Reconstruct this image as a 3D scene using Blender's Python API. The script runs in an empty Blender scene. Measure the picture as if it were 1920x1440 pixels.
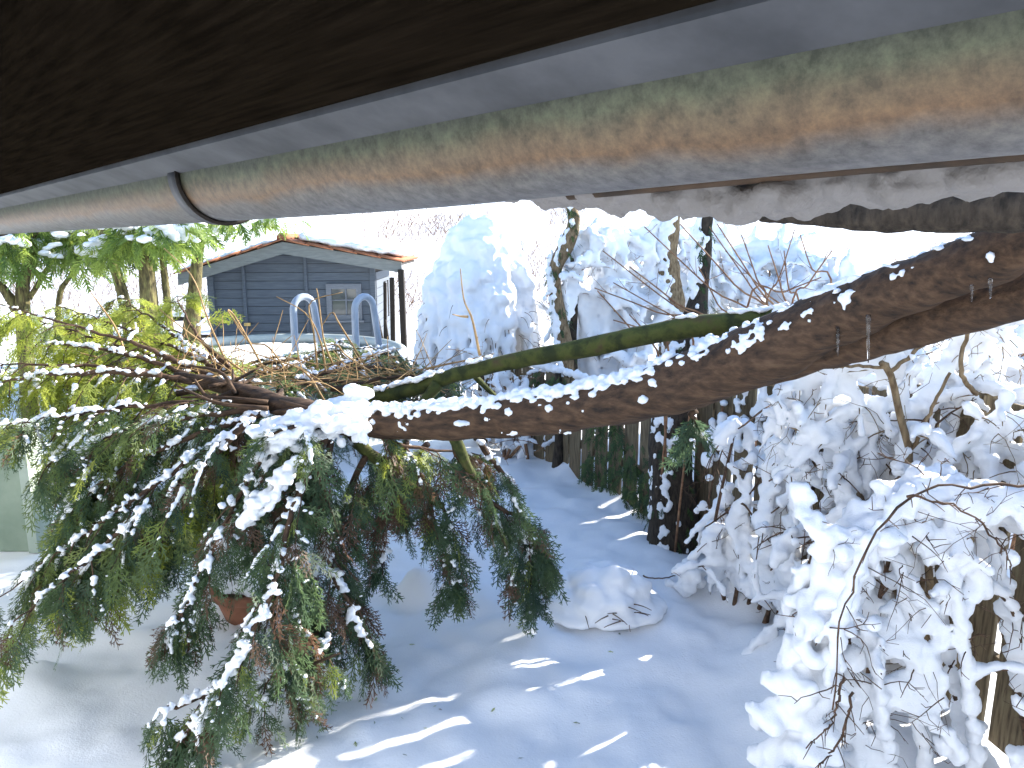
import bpy, bmesh, math, random
import numpy as np
from mathutils import Vector, Matrix

R = math.radians
random.seed(7)
RNG = np.random.default_rng(11)
S = bpy.context.scene
COL = S.collection

# ------------------------------------------------------------------ camera, sky, sun, exposure
CAM_Z = 2.30
PITCH = R(10.6)
LENS = 26.0
SUN_AZ = 59.0          # degrees to the right of the view direction
SUN_EL = 26.0
EXPOSURE = 1.78

cam_data = bpy.data.cameras.new('camera')
cam_data.lens = LENS
cam_data.sensor_width = 36.0
cam_data.clip_start = 0.02
cam_data.clip_end = 2000
cam = bpy.data.objects.new('camera', cam_data)
cam.location = (0, 0, CAM_Z)
cam.rotation_euler = (math.pi / 2 - PITCH, 0, 0)
COL.objects.link(cam)
S.camera = cam

world = bpy.data.worlds.new('World')
S.world = world
world.use_nodes = True
wn = world.node_tree.nodes
wn.clear()
w_out = wn.new('ShaderNodeOutputWorld')
w_bg = wn.new('ShaderNodeBackground')
w_sky = wn.new('ShaderNodeTexSky')
w_sky.sky_type = 'NISHITA'
w_sky.sun_disc = False
w_sky.sun_elevation = R(SUN_EL)
w_sky.sun_rotation = R(SUN_AZ)
w_sky.altitude = 300
w_sky.air_density = 1.0
w_sky.dust_density = 0.4
w_sky.ozone_density = 2.0
w_bg.inputs['Strength'].default_value = 0.15
world.node_tree.links.new(w_sky.outputs[0], w_bg.inputs['Color'])
world.node_tree.links.new(w_bg.outputs[0], w_out.inputs['Surface'])

sun_data = bpy.data.lights.new('sun', 'SUN')
sun_data.energy = 5.0
sun_data.angle = R(0.53)
sun_data.color = (1.0, 0.93, 0.82)
sun = bpy.data.objects.new('sun', sun_data)
sd = Vector((math.sin(R(SUN_AZ)) * math.cos(R(SUN_EL)), math.cos(R(SUN_AZ)) * math.cos(R(SUN_EL)), math.sin(R(SUN_EL))))
sun.rotation_euler = sd.to_track_quat('Z', 'Y').to_euler()
COL.objects.link(sun)

vs = S.view_settings
vs.view_transform = 'Standard'
vs.look = 'None'
vs.exposure = EXPOSURE
vs.gamma = 1.0
vs.use_curve_mapping = False
S.cycles.max_bounces = 8
S.cycles.diffuse_bounces = 4
S.cycles.transmission_bounces = 6
S.cycles.caustics_reflective = False
S.cycles.caustics_refractive = False

# ------------------------------------------------------------------ helpers
F = 1920 * LENS / 36.0
CP, SP = math.cos(PITCH), math.sin(PITCH)


def at(px, py, Y):
    """World point seen at photo pixel (px, py) at forward distance Y."""
    u = (px - 960) / F
    v = (720 - py) / F
    d = Vector((u, CP + SP * v, -SP + CP * v))
    k = Y / d.y
    return Vector((d.x * k, Y, CAM_Z + d.z * k))


def on_ground(px, py, z=0.0):
    u = (px - 960) / F
    v = (720 - py) / F
    d = Vector((u, CP + SP * v, -SP + CP * v))
    k = (z - CAM_Z) / d.z
    return Vector((d.x * k, d.y * k, z))


def _hash(ix, iy, iz):
    h = (ix.astype(np.int64) * 374761393 + iy.astype(np.int64) * 668265263 + iz.astype(np.int64) * 2147483647) & 0xFFFFFFFF
    h = ((h ^ (h >> 13)) * 1274126177) & 0xFFFFFFFF
    h = h ^ (h >> 16)
    return (h & 0xFFFF) / 65535.0 * 2 - 1


def vnoise(p):
    """Smooth value noise, p is (n, 3)."""
    p = np.asarray(p, float)
    i = np.floor(p).astype(np.int64)
    f = p - i
    f = f * f * f * (f * (f * 6 - 15) + 10)
    r = 0
    for dx in (0, 1):
        wx = f[:, 0] if dx else 1 - f[:, 0]
        for dy in (0, 1):
            wy = f[:, 1] if dy else 1 - f[:, 1]
            for dz in (0, 1):
                wz = f[:, 2] if dz else 1 - f[:, 2]
                r = r + wx * wy * wz * _hash(i[:, 0] + dx, i[:, 1] + dy, i[:, 2] + dz)
    return r


def fbm(p, octaves=3):
    r, a = 0, 1.0
    p = np.asarray(p, float)
    for k in range(octaves):
        r = r + a * vnoise(p * (2.03 ** k) + 17.3 * k)
        a *= 0.5
    return r


def mesh_arrays(name, verts, faces, smooth=True):
    """verts (n,3), faces (m,k) array of one face size, or list of arrays."""
    me = bpy.data.meshes.new(name)
    if not isinstance(faces, (list, tuple)):
        faces = [faces]
    faces = [np.asarray(f, np.int32) for f in faces if len(f)]
    nl = sum(f.size for f in faces)
    nf = sum(len(f) for f in faces)
    me.vertices.add(len(verts))
    me.vertices.foreach_set('co', np.asarray(verts, np.float32).ravel())
    me.loops.add(nl)
    me.polygons.add(nf)
    li = np.concatenate([f.ravel() for f in faces])
    sizes = np.concatenate([np.full(len(f), f.shape[1], np.int32) for f in faces])
    starts = np.concatenate([[0], np.cumsum(sizes)[:-1]]).astype(np.int32)
    me.loops.foreach_set('vertex_index', li.astype(np.int32))
    me.polygons.foreach_set('loop_start', starts)
    if smooth:
        me.polygons.foreach_set('use_smooth', np.ones(nf, bool))
    me.update(calc_edges=True)
    return me


def link(name, me, mat, parent=None):
    o = bpy.data.objects.new(name, me)
    COL.objects.link(o)
    if me is not None and mat is not None:
        me.materials.clear()
        me.materials.append(mat)
    if parent is not None:
        o.parent = parent
        o.matrix_parent_inverse = Matrix.Translation(-Vector(parent.location)) if parent.type == 'EMPTY' and parent.parent is None else Matrix()
    return o


def tag(o, label=None, cat=None, group=None, kind=None):
    if label:
        o['label'] = label
    if cat:
        o['category'] = cat
    if group:
        o['group'] = group
    if kind:
        o['kind'] = kind
    return o


def thing(name, label, cat, loc=(0, 0, 0), group=None):
    o = bpy.data.objects.new(name, None)
    o.empty_display_size = 0.1
    o.location = loc
    COL.objects.link(o)
    return tag(o, label, cat, group)


class MB:
    """Collects shapes into one mesh (mixed tris and quads)."""

    def __init__(self):
        self.v, self.f = [], []

    def add(self, verts, faces):
        b = len(self.v)
        self.v.extend([tuple(x) for x in verts])
        self.f.extend([tuple(i + b for i in f) for f in faces])

    def box(self, c, s, rot=None):
        c = Vector(c)
        vs_ = []
        for dx in (-.5, .5):
            for dy in (-.5, .5):
                for dz in (-.5, .5):
                    p = Vector((dx * s[0], dy * s[1], dz * s[2]))
                    if rot is not None:
                        p = rot @ p
                    vs_.append(c + p)
        self.add(vs_, [(0, 1, 3, 2), (4, 6, 7, 5), (0, 4, 5, 1), (2, 3, 7, 6), (0, 2, 6, 4), (1, 5, 7, 3)])

    def tube(self, pts, rad, n=8, cap=True, squash=None):
        pts = [Vector(p) for p in pts]
        m = len(pts)
        if not hasattr(rad, '__len__'):
            rad = [rad] * m
        t = [(pts[min(i + 1, m - 1)] - pts[max(i - 1, 0)]).normalized() for i in range(m)]
        a = t[0].orthogonal().normalized()
        rings = []
        for i in range(m):
            a = (a - t[i] * a.dot(t[i]))
            a = a.normalized() if a.length > 1e-6 else t[i].orthogonal().normalized()
            b = t[i].cross(a)
            rings.append([pts[i] + (a * math.cos(2 * math.pi * k / n) + b * math.sin(2 * math.pi * k / n)) * rad[i] for k in range(n)])
        vs_ = [p for r in rings for p in r]
        fs = []
        for i in range(m - 1):
            for k in range(n):
                k2 = (k + 1) % n
                fs.append((i * n + k, i * n + k2, (i + 1) * n + k2, (i + 1) * n + k))
        if cap:
            fs.append(tuple(range(n - 1, -1, -1)))
            fs.append(tuple((m - 1) * n + k for k in range(n)))
        self.add(vs_, fs)

    def mesh(self, name, smooth=False):
        me = bpy.data.meshes.new(name)
        me.from_pydata(self.v, [], self.f)
        if smooth:
            me.polygons.foreach_set('use_smooth', np.ones(len(me.polygons), bool))
        me.update()
        return me

    def build(self, name, mat, parent=None, smooth=False):
        return link(name, self.mesh(name, smooth), mat, parent)


def spline(pts, n):
    """Catmull-Rom through pts (Vectors or tuples), n samples."""
    P = [Vector(p) for p in pts]
    P = [P[0] * 2 - P[1]] + P + [P[-1] * 2 - P[-2]]
    segs = len(P) - 3
    out = []
    for i in range(n):
        s = i / (n - 1) * segs
        k = min(int(s), segs - 1)
        t = s - k
        p0, p1, p2, p3 = P[k:k + 4]
        out.append(0.5 * ((2 * p1) + (p2 - p0) * t + (2 * p0 - 5 * p1 + 4 * p2 - p3) * t * t + (3 * p1 - p0 - 3 * p2 + p3) * t ** 3))
    return out


def bevel_box_mesh(name, sx, sy, sz, b=0.004):
    bm = bmesh.new()
    bmesh.ops.create_cube(bm, size=1)
    bmesh.ops.scale(bm, vec=(sx, sy, sz), verts=bm.verts)
    if b:
        bmesh.ops.bevel(bm, geom=bm.edges[:], offset=b, segments=1, affect='EDGES')
    me = bpy.data.meshes.new(name)
    bm.to_mesh(me)
    bm.free()
    return me


# ------------------------------------------------------------------ materials
MATS = {}


def new_mat(name):
    m = bpy.data.materials.new(name)
    m.use_nodes = True
    nt = m.node_tree
    bsdf = nt.nodes['Principled BSDF']
    MATS[name] = m
    return m, nt, bsdf


def N(nt, typ, **kw):
    n = nt.nodes.new(typ)
    for k, v in kw.items():
        if k in ('operation', 'blend_type', 'data_type', 'noise_dimensions', 'wave_type', 'bands_direction', 'feature', 'attribute_name', 'mode', 'interpolation_type'):
            setattr(n, k, v)
        else:
            n.inputs[k.replace('_', ' ')].default_value = v
    return n


def ramp(nt, src, stops, interp='LINEAR'):
    r = nt.nodes.new('ShaderNodeValToRGB')
    r.color_ramp.interpolation = interp
    e = r.color_ramp.elements
    while len(e) < len(stops):
        e.new(0.5)
    for k, (p, c) in enumerate(stops):
        e[k].position = p
        e[k].color = (*c, 1) if len(c) == 3 else c
    nt.links.new(src, r.inputs[0])
    return r


def noise_node(nt, scale, detail=4, rough=0.55, coord='Object', stretch=None):
    tc = nt.nodes.new('ShaderNodeTexCoord')
    src = tc.outputs[coord]
    if stretch:
        mp = nt.nodes.new('ShaderNodeMapping')
        mp.inputs['Scale'].default_value = stretch
        nt.links.new(src, mp.inputs[0])
        src = mp.outputs[0]
    n = nt.nodes.new('ShaderNodeTexNoise')
    n.inputs['Scale'].default_value = scale
    n.inputs['Detail'].default_value = detail
    n.inputs['Roughness'].default_value = rough
    nt.links.new(src, n.inputs['Vector'])
    return n


def bump(nt, bsdf, src, strength=0.3, dist=0.01):
    b = nt.nodes.new('ShaderNodeBump')
    b.inputs['Strength'].default_value = strength
    b.inputs['Distance'].default_value = dist
    nt.links.new(src, b.inputs['Height'])
    nt.links.new(b.outputs[0], bsdf.inputs['Normal'])
    return b


def mat_noise(name, c1, c2, scale=8, rough=0.8, detail=5, bump_s=0.3, bump_d=0.01, stretch=None, spec=0.3, lo=0.35, hi=0.65, c3=None, metallic=0.0):
    m, nt, b = new_mat(name)
    n = noise_node(nt, scale, detail, 0.6, 'Object', stretch)
    stops = [(lo, c1), (hi, c2)] if c3 is None else [(lo, c1), ((lo + hi) / 2, c2), (hi, c3)]
    r = ramp(nt, n.outputs[0], stops)
    nt.links.new(r.outputs[0], b.inputs['Base Color'])
    b.inputs['Roughness'].default_value = rough
    b.inputs['Specular IOR Level'].default_value = spec
    b.inputs['Metallic'].default_value = metallic
    if bump_s:
        bump(nt, b, n.outputs[0], bump_s, bump_d)
    return m


def make_snow(name, base=(0.80, 0.815, 0.84), grain=160, sss=0.25, bs=0.35):
    m, nt, b = new_mat(name)
    n = noise_node(nt, grain, 3, 0.6)
    n2 = noise_node(nt, grain * 0.12, 4, 0.6)
    mix = N(nt, 'ShaderNodeMath', operation='ADD')
    nt.links.new(n.outputs[0], mix.inputs[0])
    nt.links.new(n2.outputs[0], mix.inputs[1])
    bump(nt, b, mix.outputs[0], bs, 0.006)
    b.inputs['Base Color'].default_value = (*base, 1)
    b.inputs['Roughness'].default_value = 0.65
    b.inputs['Specular IOR Level'].default_value = 0.25
    b.inputs['Subsurface Weight'].default_value = sss
    b.inputs['Subsurface Radius'].default_value = (0.9, 0.95, 1.0)
    b.inputs['Subsurface Scale'].default_value = 0.03
    return m


SNOW = make_snow('snow', sss=0.0)
SNOW_G = make_snow('snow_ground', grain=90, sss=0.0, bs=0.4)
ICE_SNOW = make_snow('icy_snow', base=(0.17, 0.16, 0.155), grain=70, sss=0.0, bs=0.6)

m, nt, b = new_mat('ice')
b.inputs['Base Color'].default_value = (0.93, 0.96, 1, 1)
b.inputs['Roughness'].default_value = 0.06
b.inputs['IOR'].default_value = 1.31
b.inputs['Transmission Weight'].default_value = 1.0
ICE = m


def make_foliage(name, cols, brown=(0.13, 0.055, 0.02), trans=0.45):
    m, nt, b = new_mat(name)
    nt.nodes.remove(b)
    out = nt.nodes['Material Output']
    a = N(nt, 'ShaderNodeAttribute', attribute_name='tint')
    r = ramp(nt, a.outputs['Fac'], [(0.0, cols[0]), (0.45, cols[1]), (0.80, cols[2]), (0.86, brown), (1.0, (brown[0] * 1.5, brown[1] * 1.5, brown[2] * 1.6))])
    n = noise_node(nt, 40, 3)
    hs = nt.nodes.new('ShaderNodeHueSaturation')
    mp = N(nt, 'ShaderNodeMapRange')
    mp.inputs['From Min'].default_value = 0.3
    mp.inputs['From Max'].default_value = 0.7
    mp.inputs['To Min'].default_value = 0.7
    mp.inputs['To Max'].default_value = 1.35
    nt.links.new(n.outputs[0], mp.inputs[0])
    nt.links.new(mp.outputs[0], hs.inputs['Value'])
    nt.links.new(r.outputs[0], hs.inputs['Color'])
    d = nt.nodes.new('ShaderNodeBsdfPrincipled')
    d.inputs['Roughness'].default_value = 0.55
    d.inputs['Specular IOR Level'].default_value = 0.35
    nt.links.new(hs.outputs[0], d.inputs['Base Color'])
    t = nt.nodes.new('ShaderNodeBsdfTranslucent')
    hs2 = nt.nodes.new('ShaderNodeHueSaturation')
    hs2.inputs['Value'].default_value = 1.9
    hs2.inputs['Hue'].default_value = 0.485
    nt.links.new(hs.outputs[0], hs2.inputs['Color'])
    nt.links.new(hs2.outputs[0], t.inputs['Color'])
    mx = nt.nodes.new('ShaderNodeMixShader')
    mx.inputs[0].default_value = trans
    nt.links.new(d.outputs[0], mx.inputs[1])
    nt.links.new(t.outputs[0], mx.inputs[2])
    nt.links.new(mx.outputs[0], out.inputs['Surface'])
    return m


FOLI = make_foliage('cypress_foliage', [(0.040, 0.070, 0.046), (0.066, 0.110, 0.048), (0.270, 0.315, 0.052)], brown=(0.085, 0.052, 0.030))  # brightest green carries the painted sunlight of the upper-left boughs
FOLI_T = make_foliage('tree_foliage', [(0.060, 0.110, 0.032), (0.120, 0.190, 0.045), (0.220, 0.290, 0.060)], trans=.5)
IVY = make_foliage('ivy_leaves', [(0.02, 0.04, 0.015), (0.035, 0.07, 0.02), (0.07, 0.12, 0.03)], trans=0.3)

BARK = mat_noise('bark', (0.016, 0.011, 0.008), (0.068, 0.039, 0.022), 9, 0.8, 9, 0.8, 0.02, (1, 3.5, 3.5), c3=(0.122, 0.074, 0.044), lo=0.3, hi=0.75)
BARK_T = mat_noise('mossy_tree_bark', (0.035, 0.030, 0.016), (0.12, 0.10, 0.045), 7, 0.9, 8, 0.9, 0.03, (4, 4, 1), c3=(0.20, 0.19, 0.07))
BARK_D = mat_noise('dark_bark', (0.018, 0.014, 0.010), (0.065, 0.050, 0.036), 14, 0.9, 8, 0.9, 0.03, (3, 3, 1))
BARK_L = mat_noise('light_bark', (0.10, 0.065, 0.035), (0.26, 0.19, 0.11), 14, 0.85, 6, 0.6, 0.02, (3, 3, 1))
MOSS = mat_noise('mossy_limb_bark', (0.022, 0.030, 0.009), (0.062, 0.072, 0.016), 12, 0.9, 7, 0.9, 0.015, c3=(0.060, 0.042, 0.022), lo=0.38, hi=0.72)
TWIG = mat_noise('twig_bark', (0.045, 0.026, 0.016), (0.13, 0.075, 0.045), 30, 0.8, 3, 0.3, 0.004)
TWIG_R = mat_noise('red_twig', (0.14, 0.065, 0.035), (0.30, 0.17, 0.09), 20, 0.7, 3, 0.2, 0.003)
TWIG_Y = mat_noise('straw_twig', (0.22, 0.13, 0.055), (0.42, 0.28, 0.13), 20, 0.75, 3, 0.2, 0.003)
BLUE_WOOD = mat_noise('blue_painted_wood', (0.070, 0.086, 0.112), (0.108, 0.127, 0.155), 4, 0.7, 6, 0.25, 0.004, (1, 8, 14), lo=0.3, hi=0.7)
GREY_WOOD = mat_noise('grey_barge_board', (0.13, 0.14, 0.135), (0.20, 0.21, 0.20), 3, 0.8, 6, 0.25, 0.004, (2, 8, 14), lo=0.3, hi=0.7)
DARK_WOOD = mat_noise('dark_stained_wood', (0.012, 0.009, 0.007), (0.028, 0.020, 0.014), 5, 0.75, 6, 0.3, 0.004, (1.5, 22, 22), lo=0.35, hi=0.8)
FENCE_WOOD = mat_noise('fence_wood', (0.050, 0.036, 0.022), (0.145, 0.110, 0.066), 5, 0.85, 6, 0.4, 0.004, (14, 14, 1.2), c3=(0.20, 0.17, 0.10), lo=0.3, hi=0.72)
TILE = mat_noise('terracotta_tile', (0.22, 0.085, 0.045), (0.42, 0.17, 0.085), 9, 0.85, 5, 0.3, 0.004)
POT = mat_noise('terracotta_pot', (0.20, 0.085, 0.05), (0.32, 0.14, 0.08), 9, 0.8, 5, 0.2, 0.003)
RAIL = mat_noise('grey_plastic_rail', (0.28, 0.32, 0.38), (0.36, 0.40, 0.46), 5, 0.35, 2, 0.0, 0.001, spec=0.5)
POOLM = mat_noise('pool_wall', (0.33, 0.38, 0.38), (0.42, 0.46, 0.46), 4, 0.4, 3, 0.0)
GREENW = mat_noise('pale_green_wall', (0.20, 0.26, 0.20), (0.27, 0.33, 0.26), 3, 0.85, 5, 0.2, 0.003)
GREENT = mat_noise('green_wall_trim', (0.32, 0.38, 0.32), (0.40, 0.46, 0.40), 6, 0.8, 4, 0.2, 0.003)
PLASTER = mat_noise('house_plaster', (0.58, 0.62, 0.68), (0.66, 0.70, 0.76), 12, 0.9, 4, 0.3, 0.004)
BRASS = mat_noise('brass_latch', (0.40, 0.30, 0.12), (0.55, 0.42, 0.18), 20, 0.4, 3, 0.0, metallic=0.8)
WHITE_PAINT = mat_noise('weathered_pale_wood', (0.13, 0.145, 0.17), (0.19, 0.20, 0.225), 8, 0.8, 5, 0.3, 0.004, (1, 10, 10))

m, nt, b = new_mat('window_glass')
b.inputs['Base Color'].default_value = (0.05, 0.06, 0.06, 1)
b.inputs['Roughness'].default_value = 0.05
b.inputs['Specular IOR Level'].default_value = 0.8
GLASS = m

# galvanised gutter: grey zinc with lichen and rust patches in noisy lengthwise bands, snow and sky reflection painted blue-grey at the bottom (object Z = height)
m, nt, b = new_mat('gutter_zinc')
tc = nt.nodes.new('ShaderNodeTexCoord')
n1 = noise_node(nt, 6, 6, 0.6, 'Object', (1, 1, 1))
n2 = noise_node(nt, 60, 8, 0.75, 'Object')
sep = nt.nodes.new('ShaderNodeSeparateXYZ')
nt.links.new(tc.outputs['Object'], sep.inputs[0])
ma = N(nt, 'ShaderNodeMath', operation='MULTIPLY_ADD')
ma.inputs[1].default_value = 0.035
nt.links.new(n1.outputs[0], ma.inputs[0])
nt.links.new(sep.outputs['Z'], ma.inputs[2])
mr = N(nt, 'ShaderNodeMapRange')
mr.inputs['From Min'].default_value = -0.068
mr.inputs['From Max'].default_value = 0.025
nt.links.new(ma.outputs[0], mr.inputs[0])
rz = ramp(nt, mr.outputs[0], [(0.0, (0.115, 0.120, 0.135)), (0.28, (0.105, 0.095, 0.088)), (0.42, (0.125, 0.072, 0.036)), (0.62, (0.108, 0.080, 0.046)), (0.78, (0.100, 0.104, 0.066)), (1.0, (0.085, 0.088, 0.070))])
rl = ramp(nt, n2.outputs[0], [(0.36, (0.50, 0.50, 0.48)), (0.50, (0.95, 0.95, 0.93)), (0.66, (1.45, 1.45, 1.35))])
mm = N(nt, 'ShaderNodeMixRGB', blend_type='MULTIPLY')
mm.inputs[0].default_value = 0.9
nt.links.new(rz.outputs[0], mm.inputs[1])
nt.links.new(rl.outputs[0], mm.inputs[2])
nt.links.new(mm.outputs[0], b.inputs['Base Color'])
b.inputs['Metallic'].default_value = 0.25
b.inputs['Roughness'].default_value = 0.55
bump(nt, b, n2.outputs[0], 0.15, 0.002)
ZINC = m
FLASH = mat_noise('lead_flashing', (0.045, 0.047, 0.052), (0.085, 0.087, 0.095), 9, 0.6, 5, 0.15, 0.003, metallic=0.2)
RUST = mat_noise('rusty_rim', (0.022, 0.015, 0.010), (0.060, 0.036, 0.021), 18, 0.8, 5, 0.4, 0.003)


# ------------------------------------------------------------------ snow builder
def _ico(sub):
    bm = bmesh.new()
    bmesh.ops.create_icosphere(bm, subdivisions=sub, radius=1.0)
    bm.verts.ensure_lookup_table()
    v = np.array([x.co[:] for x in bm.verts])
    f = np.array([[y.index for y in x.verts] for x in bm.faces], np.int32)
    bm.free()
    return v, f


ICO1, ICO2 = _ico(1), _ico(2)


def snow_mesh(name, blobs, parent=None, voxel=0.015, noise=0.006, freq=14.0, smooth=2, mat=None, sub=1):
    """blobs: (x, y, z, rx, ry, rz); merged by voxel remesh into one lump of snow."""
    B = np.array(blobs, float)
    iv, jf = ICO1 if sub == 1 else ICO2
    V = (iv[None] * B[:, None, 3:6] + B[:, None, 0:3]).reshape(-1, 3)
    Fc = (jf[None] + (np.arange(len(B)) * len(iv))[:, None, None]).reshape(-1, 3)
    me = mesh_arrays(name, V, Fc)
    o = bpy.data.objects.new('tmp', me)
    COL.objects.link(o)
    md = o.modifiers.new('r', 'REMESH')
    md.mode = 'VOXEL'
    md.voxel_size = voxel
    md.use_smooth_shade = True
    if smooth:
        sm = o.modifiers.new('s', 'SMOOTH')
        sm.iterations = smooth
        sm.factor = 0.5
    dg = bpy.context.evaluated_depsgraph_get()
    ev = o.evaluated_get(dg)
    me2 = bpy.data.meshes.new_from_object(ev)
    bpy.data.objects.remove(o)
    bpy.data.meshes.remove(me)
    me2.name = name
    n = len(me2.vertices)
    if noise and n:
        co = np.empty(n * 3, np.float32)
        no = np.empty(n * 3, np.float32)
        me2.vertices.foreach_get('co', co)
        me2.vertices.foreach_get('normal', no)
        co = co.reshape(-1, 3)
        no = no.reshape(-1, 3)
        d = fbm(co * freq, 3) * noise
        me2.vertices.foreach_set('co', (co + no * d[:, None]).astype(np.float32).ravel())
    me2.polygons.foreach_set('use_smooth', np.ones(len(me2.polygons), bool))
    me2.update()
    o2 = link(name, me2, mat or SNOW, parent)
    if parent is not None:
        o2['kind'] = 'stuff'
    return o2


def snow_along(pts, r0, r1, step=0.6, jitter=0.25, lift=0.6, flat=0.8, keep=1.0):
    """Blobs that sit on top of a polyline."""
    out = []
    pts = [Vector(p) for p in pts]
    L = [0]
    for a, b_ in zip(pts, pts[1:]):
        L.append(L[-1] + (b_ - a).length)
    tot = L[-1]
    s = 0.0
    k = 0
    while s <= tot:
        while k < len(L) - 2 and L[k + 1] < s:
            k += 1
        t = (s - L[k]) / max(L[k + 1] - L[k], 1e-6)
        p = pts[k].lerp(pts[k + 1], min(t, 1))
        f = s / max(tot, 1e-6)
        r = (r0 + (r1 - r0) * f) * random.uniform(1 - jitter, 1 + jitter)
        if random.random() < keep:
            out.append((p.x + random.uniform(-.2, .2) * r, p.y + random.uniform(-.2, .2) * r, p.z + r * lift, r, r, r * flat))
        s += r * step + 0.003
    return out


# ------------------------------------------------------------------ foliage sprays
def make_spray(seed, n_side=7, sub=True, w=0.015):
    """Flat fan of a cypress spray along +x, unit length; every twiglet is one narrow quad."""
    rr = random.Random(seed)
    quads = []

    def strip(p, d, L, w0, w1, z0, z1):
        n = (-d[1], d[0])
        q = (p[0] + d[0] * L, p[1] + d[1] * L)
        quads.append([(p[0] - n[0] * w0, p[1] - n[1] * w0, z0), (p[0] + n[0] * w0, p[1] + n[1] * w0, z0),
                      (q[0] + n[0] * w1, q[1] + n[1] * w1, z1), (q[0] - n[0] * w1, q[1] - n[1] * w1, z1)])

    bend = rr.uniform(-.15, .15)
    prev = (0, 0)
    for k in range(6):
        x1 = (k + 1) / 6
        q = (x1, bend * x1 * x1)
        L = math.hypot(q[0] - prev[0], q[1] - prev[1])
        strip(prev, ((q[0] - prev[0]) / L, (q[1] - prev[1]) / L), L, w * 0.8, w * 0.7, -0.25 * (k / 6) ** 2, -0.25 * x1 ** 2)
        prev = q
    for k in range(n_side):
        for sgn in (-1, 1):
            f = (k + 0.6 + rr.uniform(-.2, .2) + (0.25 if sgn > 0 else 0)) / (n_side + .4)
            p = (f, bend * f * f)
            L = (0.40 * (1 - f) ** 0.7 + 0.10) * rr.uniform(.7, 1.2)
            a = sgn * R(rr.uniform(28, 46))
            d = (math.cos(a), math.sin(a))
            z0 = -0.25 * f * f
            dz = -rr.uniform(.05, .30) * L
            strip(p, d, L, w * 0.9, w * 0.55, z0, z0 + dz)
            if sub:
                m_ = max(1, int(L / 0.155))
                for j in range(m_):
                    for s2 in (-1, 1):
                        g = (j + 0.5 + rr.uniform(-.2, .2)) / m_
                        pp = (p[0] + d[0] * L * g, p[1] + d[1] * L * g)
                        a2 = a + s2 * R(rr.uniform(28, 42))
                        L2 = (0.17 * (1 - g * 0.5)) * rr.uniform(.7, 1.2)
                        zz = z0 + dz * g
                        strip(pp, (math.cos(a2), math.sin(a2)), L2, w, w * 0.5, zz, zz - rr.uniform(0, .3) * L2)
    return np.array(quads)


SPRAYS = [make_spray(s) for s in range(5)]
SPRAYS_LOW = [make_spray(s + 50, 6, False, 0.040) for s in range(4)]


def foliage_mesh(name, items, mat, parent=None, lib=None, kind='stuff'):
    """items: (pos, dir, up, scale, tint)."""
    lib = lib or SPRAYS
    by = {}
    for it in items:
        by.setdefault(random.randrange(len(lib)), []).append(it)
    Vs, Ts = [], []
    for k, its in by.items():
        q = lib[k].reshape(-1, 3)
        P = np.array([i[0] for i in its], float)
        D = np.array([i[1] for i in its], float)
        U = np.array([i[2] for i in its], float)
        sc = np.array([i[3] for i in its], float)
        tn = np.array([i[4] for i in its], float)
        D /= np.linalg.norm(D, axis=1, keepdims=True) + 1e-9
        Sd = np.cross(U, D)
        Sd /= np.linalg.norm(Sd, axis=1, keepdims=True) + 1e-9
        U = np.cross(D, Sd)
        V = P[:, None] + sc[:, None, None] * (q[None, :, 0:1] * D[:, None] + q[None, :, 1:2] * Sd[:, None] + q[None, :, 2:3] * U[:, None])
        Vs.append(V.reshape(-1, 3))
        Ts.append(np.repeat(tn, len(q)))
    V = np.concatenate(Vs)
    T = np.concatenate(Ts)
    Fc = np.arange(len(V), dtype=np.int32).reshape(-1, 4)
    me = mesh_arrays(name, V, Fc, smooth=False)
    at_ = me.attributes.new('tint', 'FLOAT', 'POINT')
    at_.data.foreach_set('value', T.astype(np.float32))
    o = link(name, me, mat, parent)
    if kind:
        o['kind'] = kind
    return o


def rv(a=1.0):
    return Vector((random.gauss(0, a), random.gauss(0, a), random.gauss(0, a)))


def droopy_twig(p, d, L, n=5, droop=0.5):
    pts = [p.copy()]
    d = d.normalized()
    for k in range(n):
        d = (d + Vector((0, 0, -droop / n)) + rv(.06)).normalized()
        p = p + d * (L / n)
        pts.append(p.copy())
    return pts


# ================================================================== THE SETTING
def ground_bumps():
    L = []
    for px, py, h, r in [(785, 1110, 0.20, 0.13), (890, 1060, 0.16, 0.14), (870, 1120, 0.06, 0.25), (1040, 1110, 0.10, 0.25),
                         (1230, 1050, 0.06, 0.2), (40, 1290, 0.10, 0.22), (330, 1110, .04, .3), (1290, 1090, 0.10, .09),
                         (620, 1030, 0.10, 0.3), (1420, 1120, 0.12, 0.22), (1500, 1250, 0.16, 0.30), (1550, 1380, 0.2, .3), (700, 960, .15, .3),
                         (960, 1180, .03, .3), (1300, 1300, -.03, .4), (300, 1300, -.03, .4), (1090, 880, .12, .35), (1190, 920, .15, .3)]:
        g = on_ground(px, py)
        L.append((g.x, g.y, h, r))
    return L


BUMPS = ground_bumps()


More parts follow.
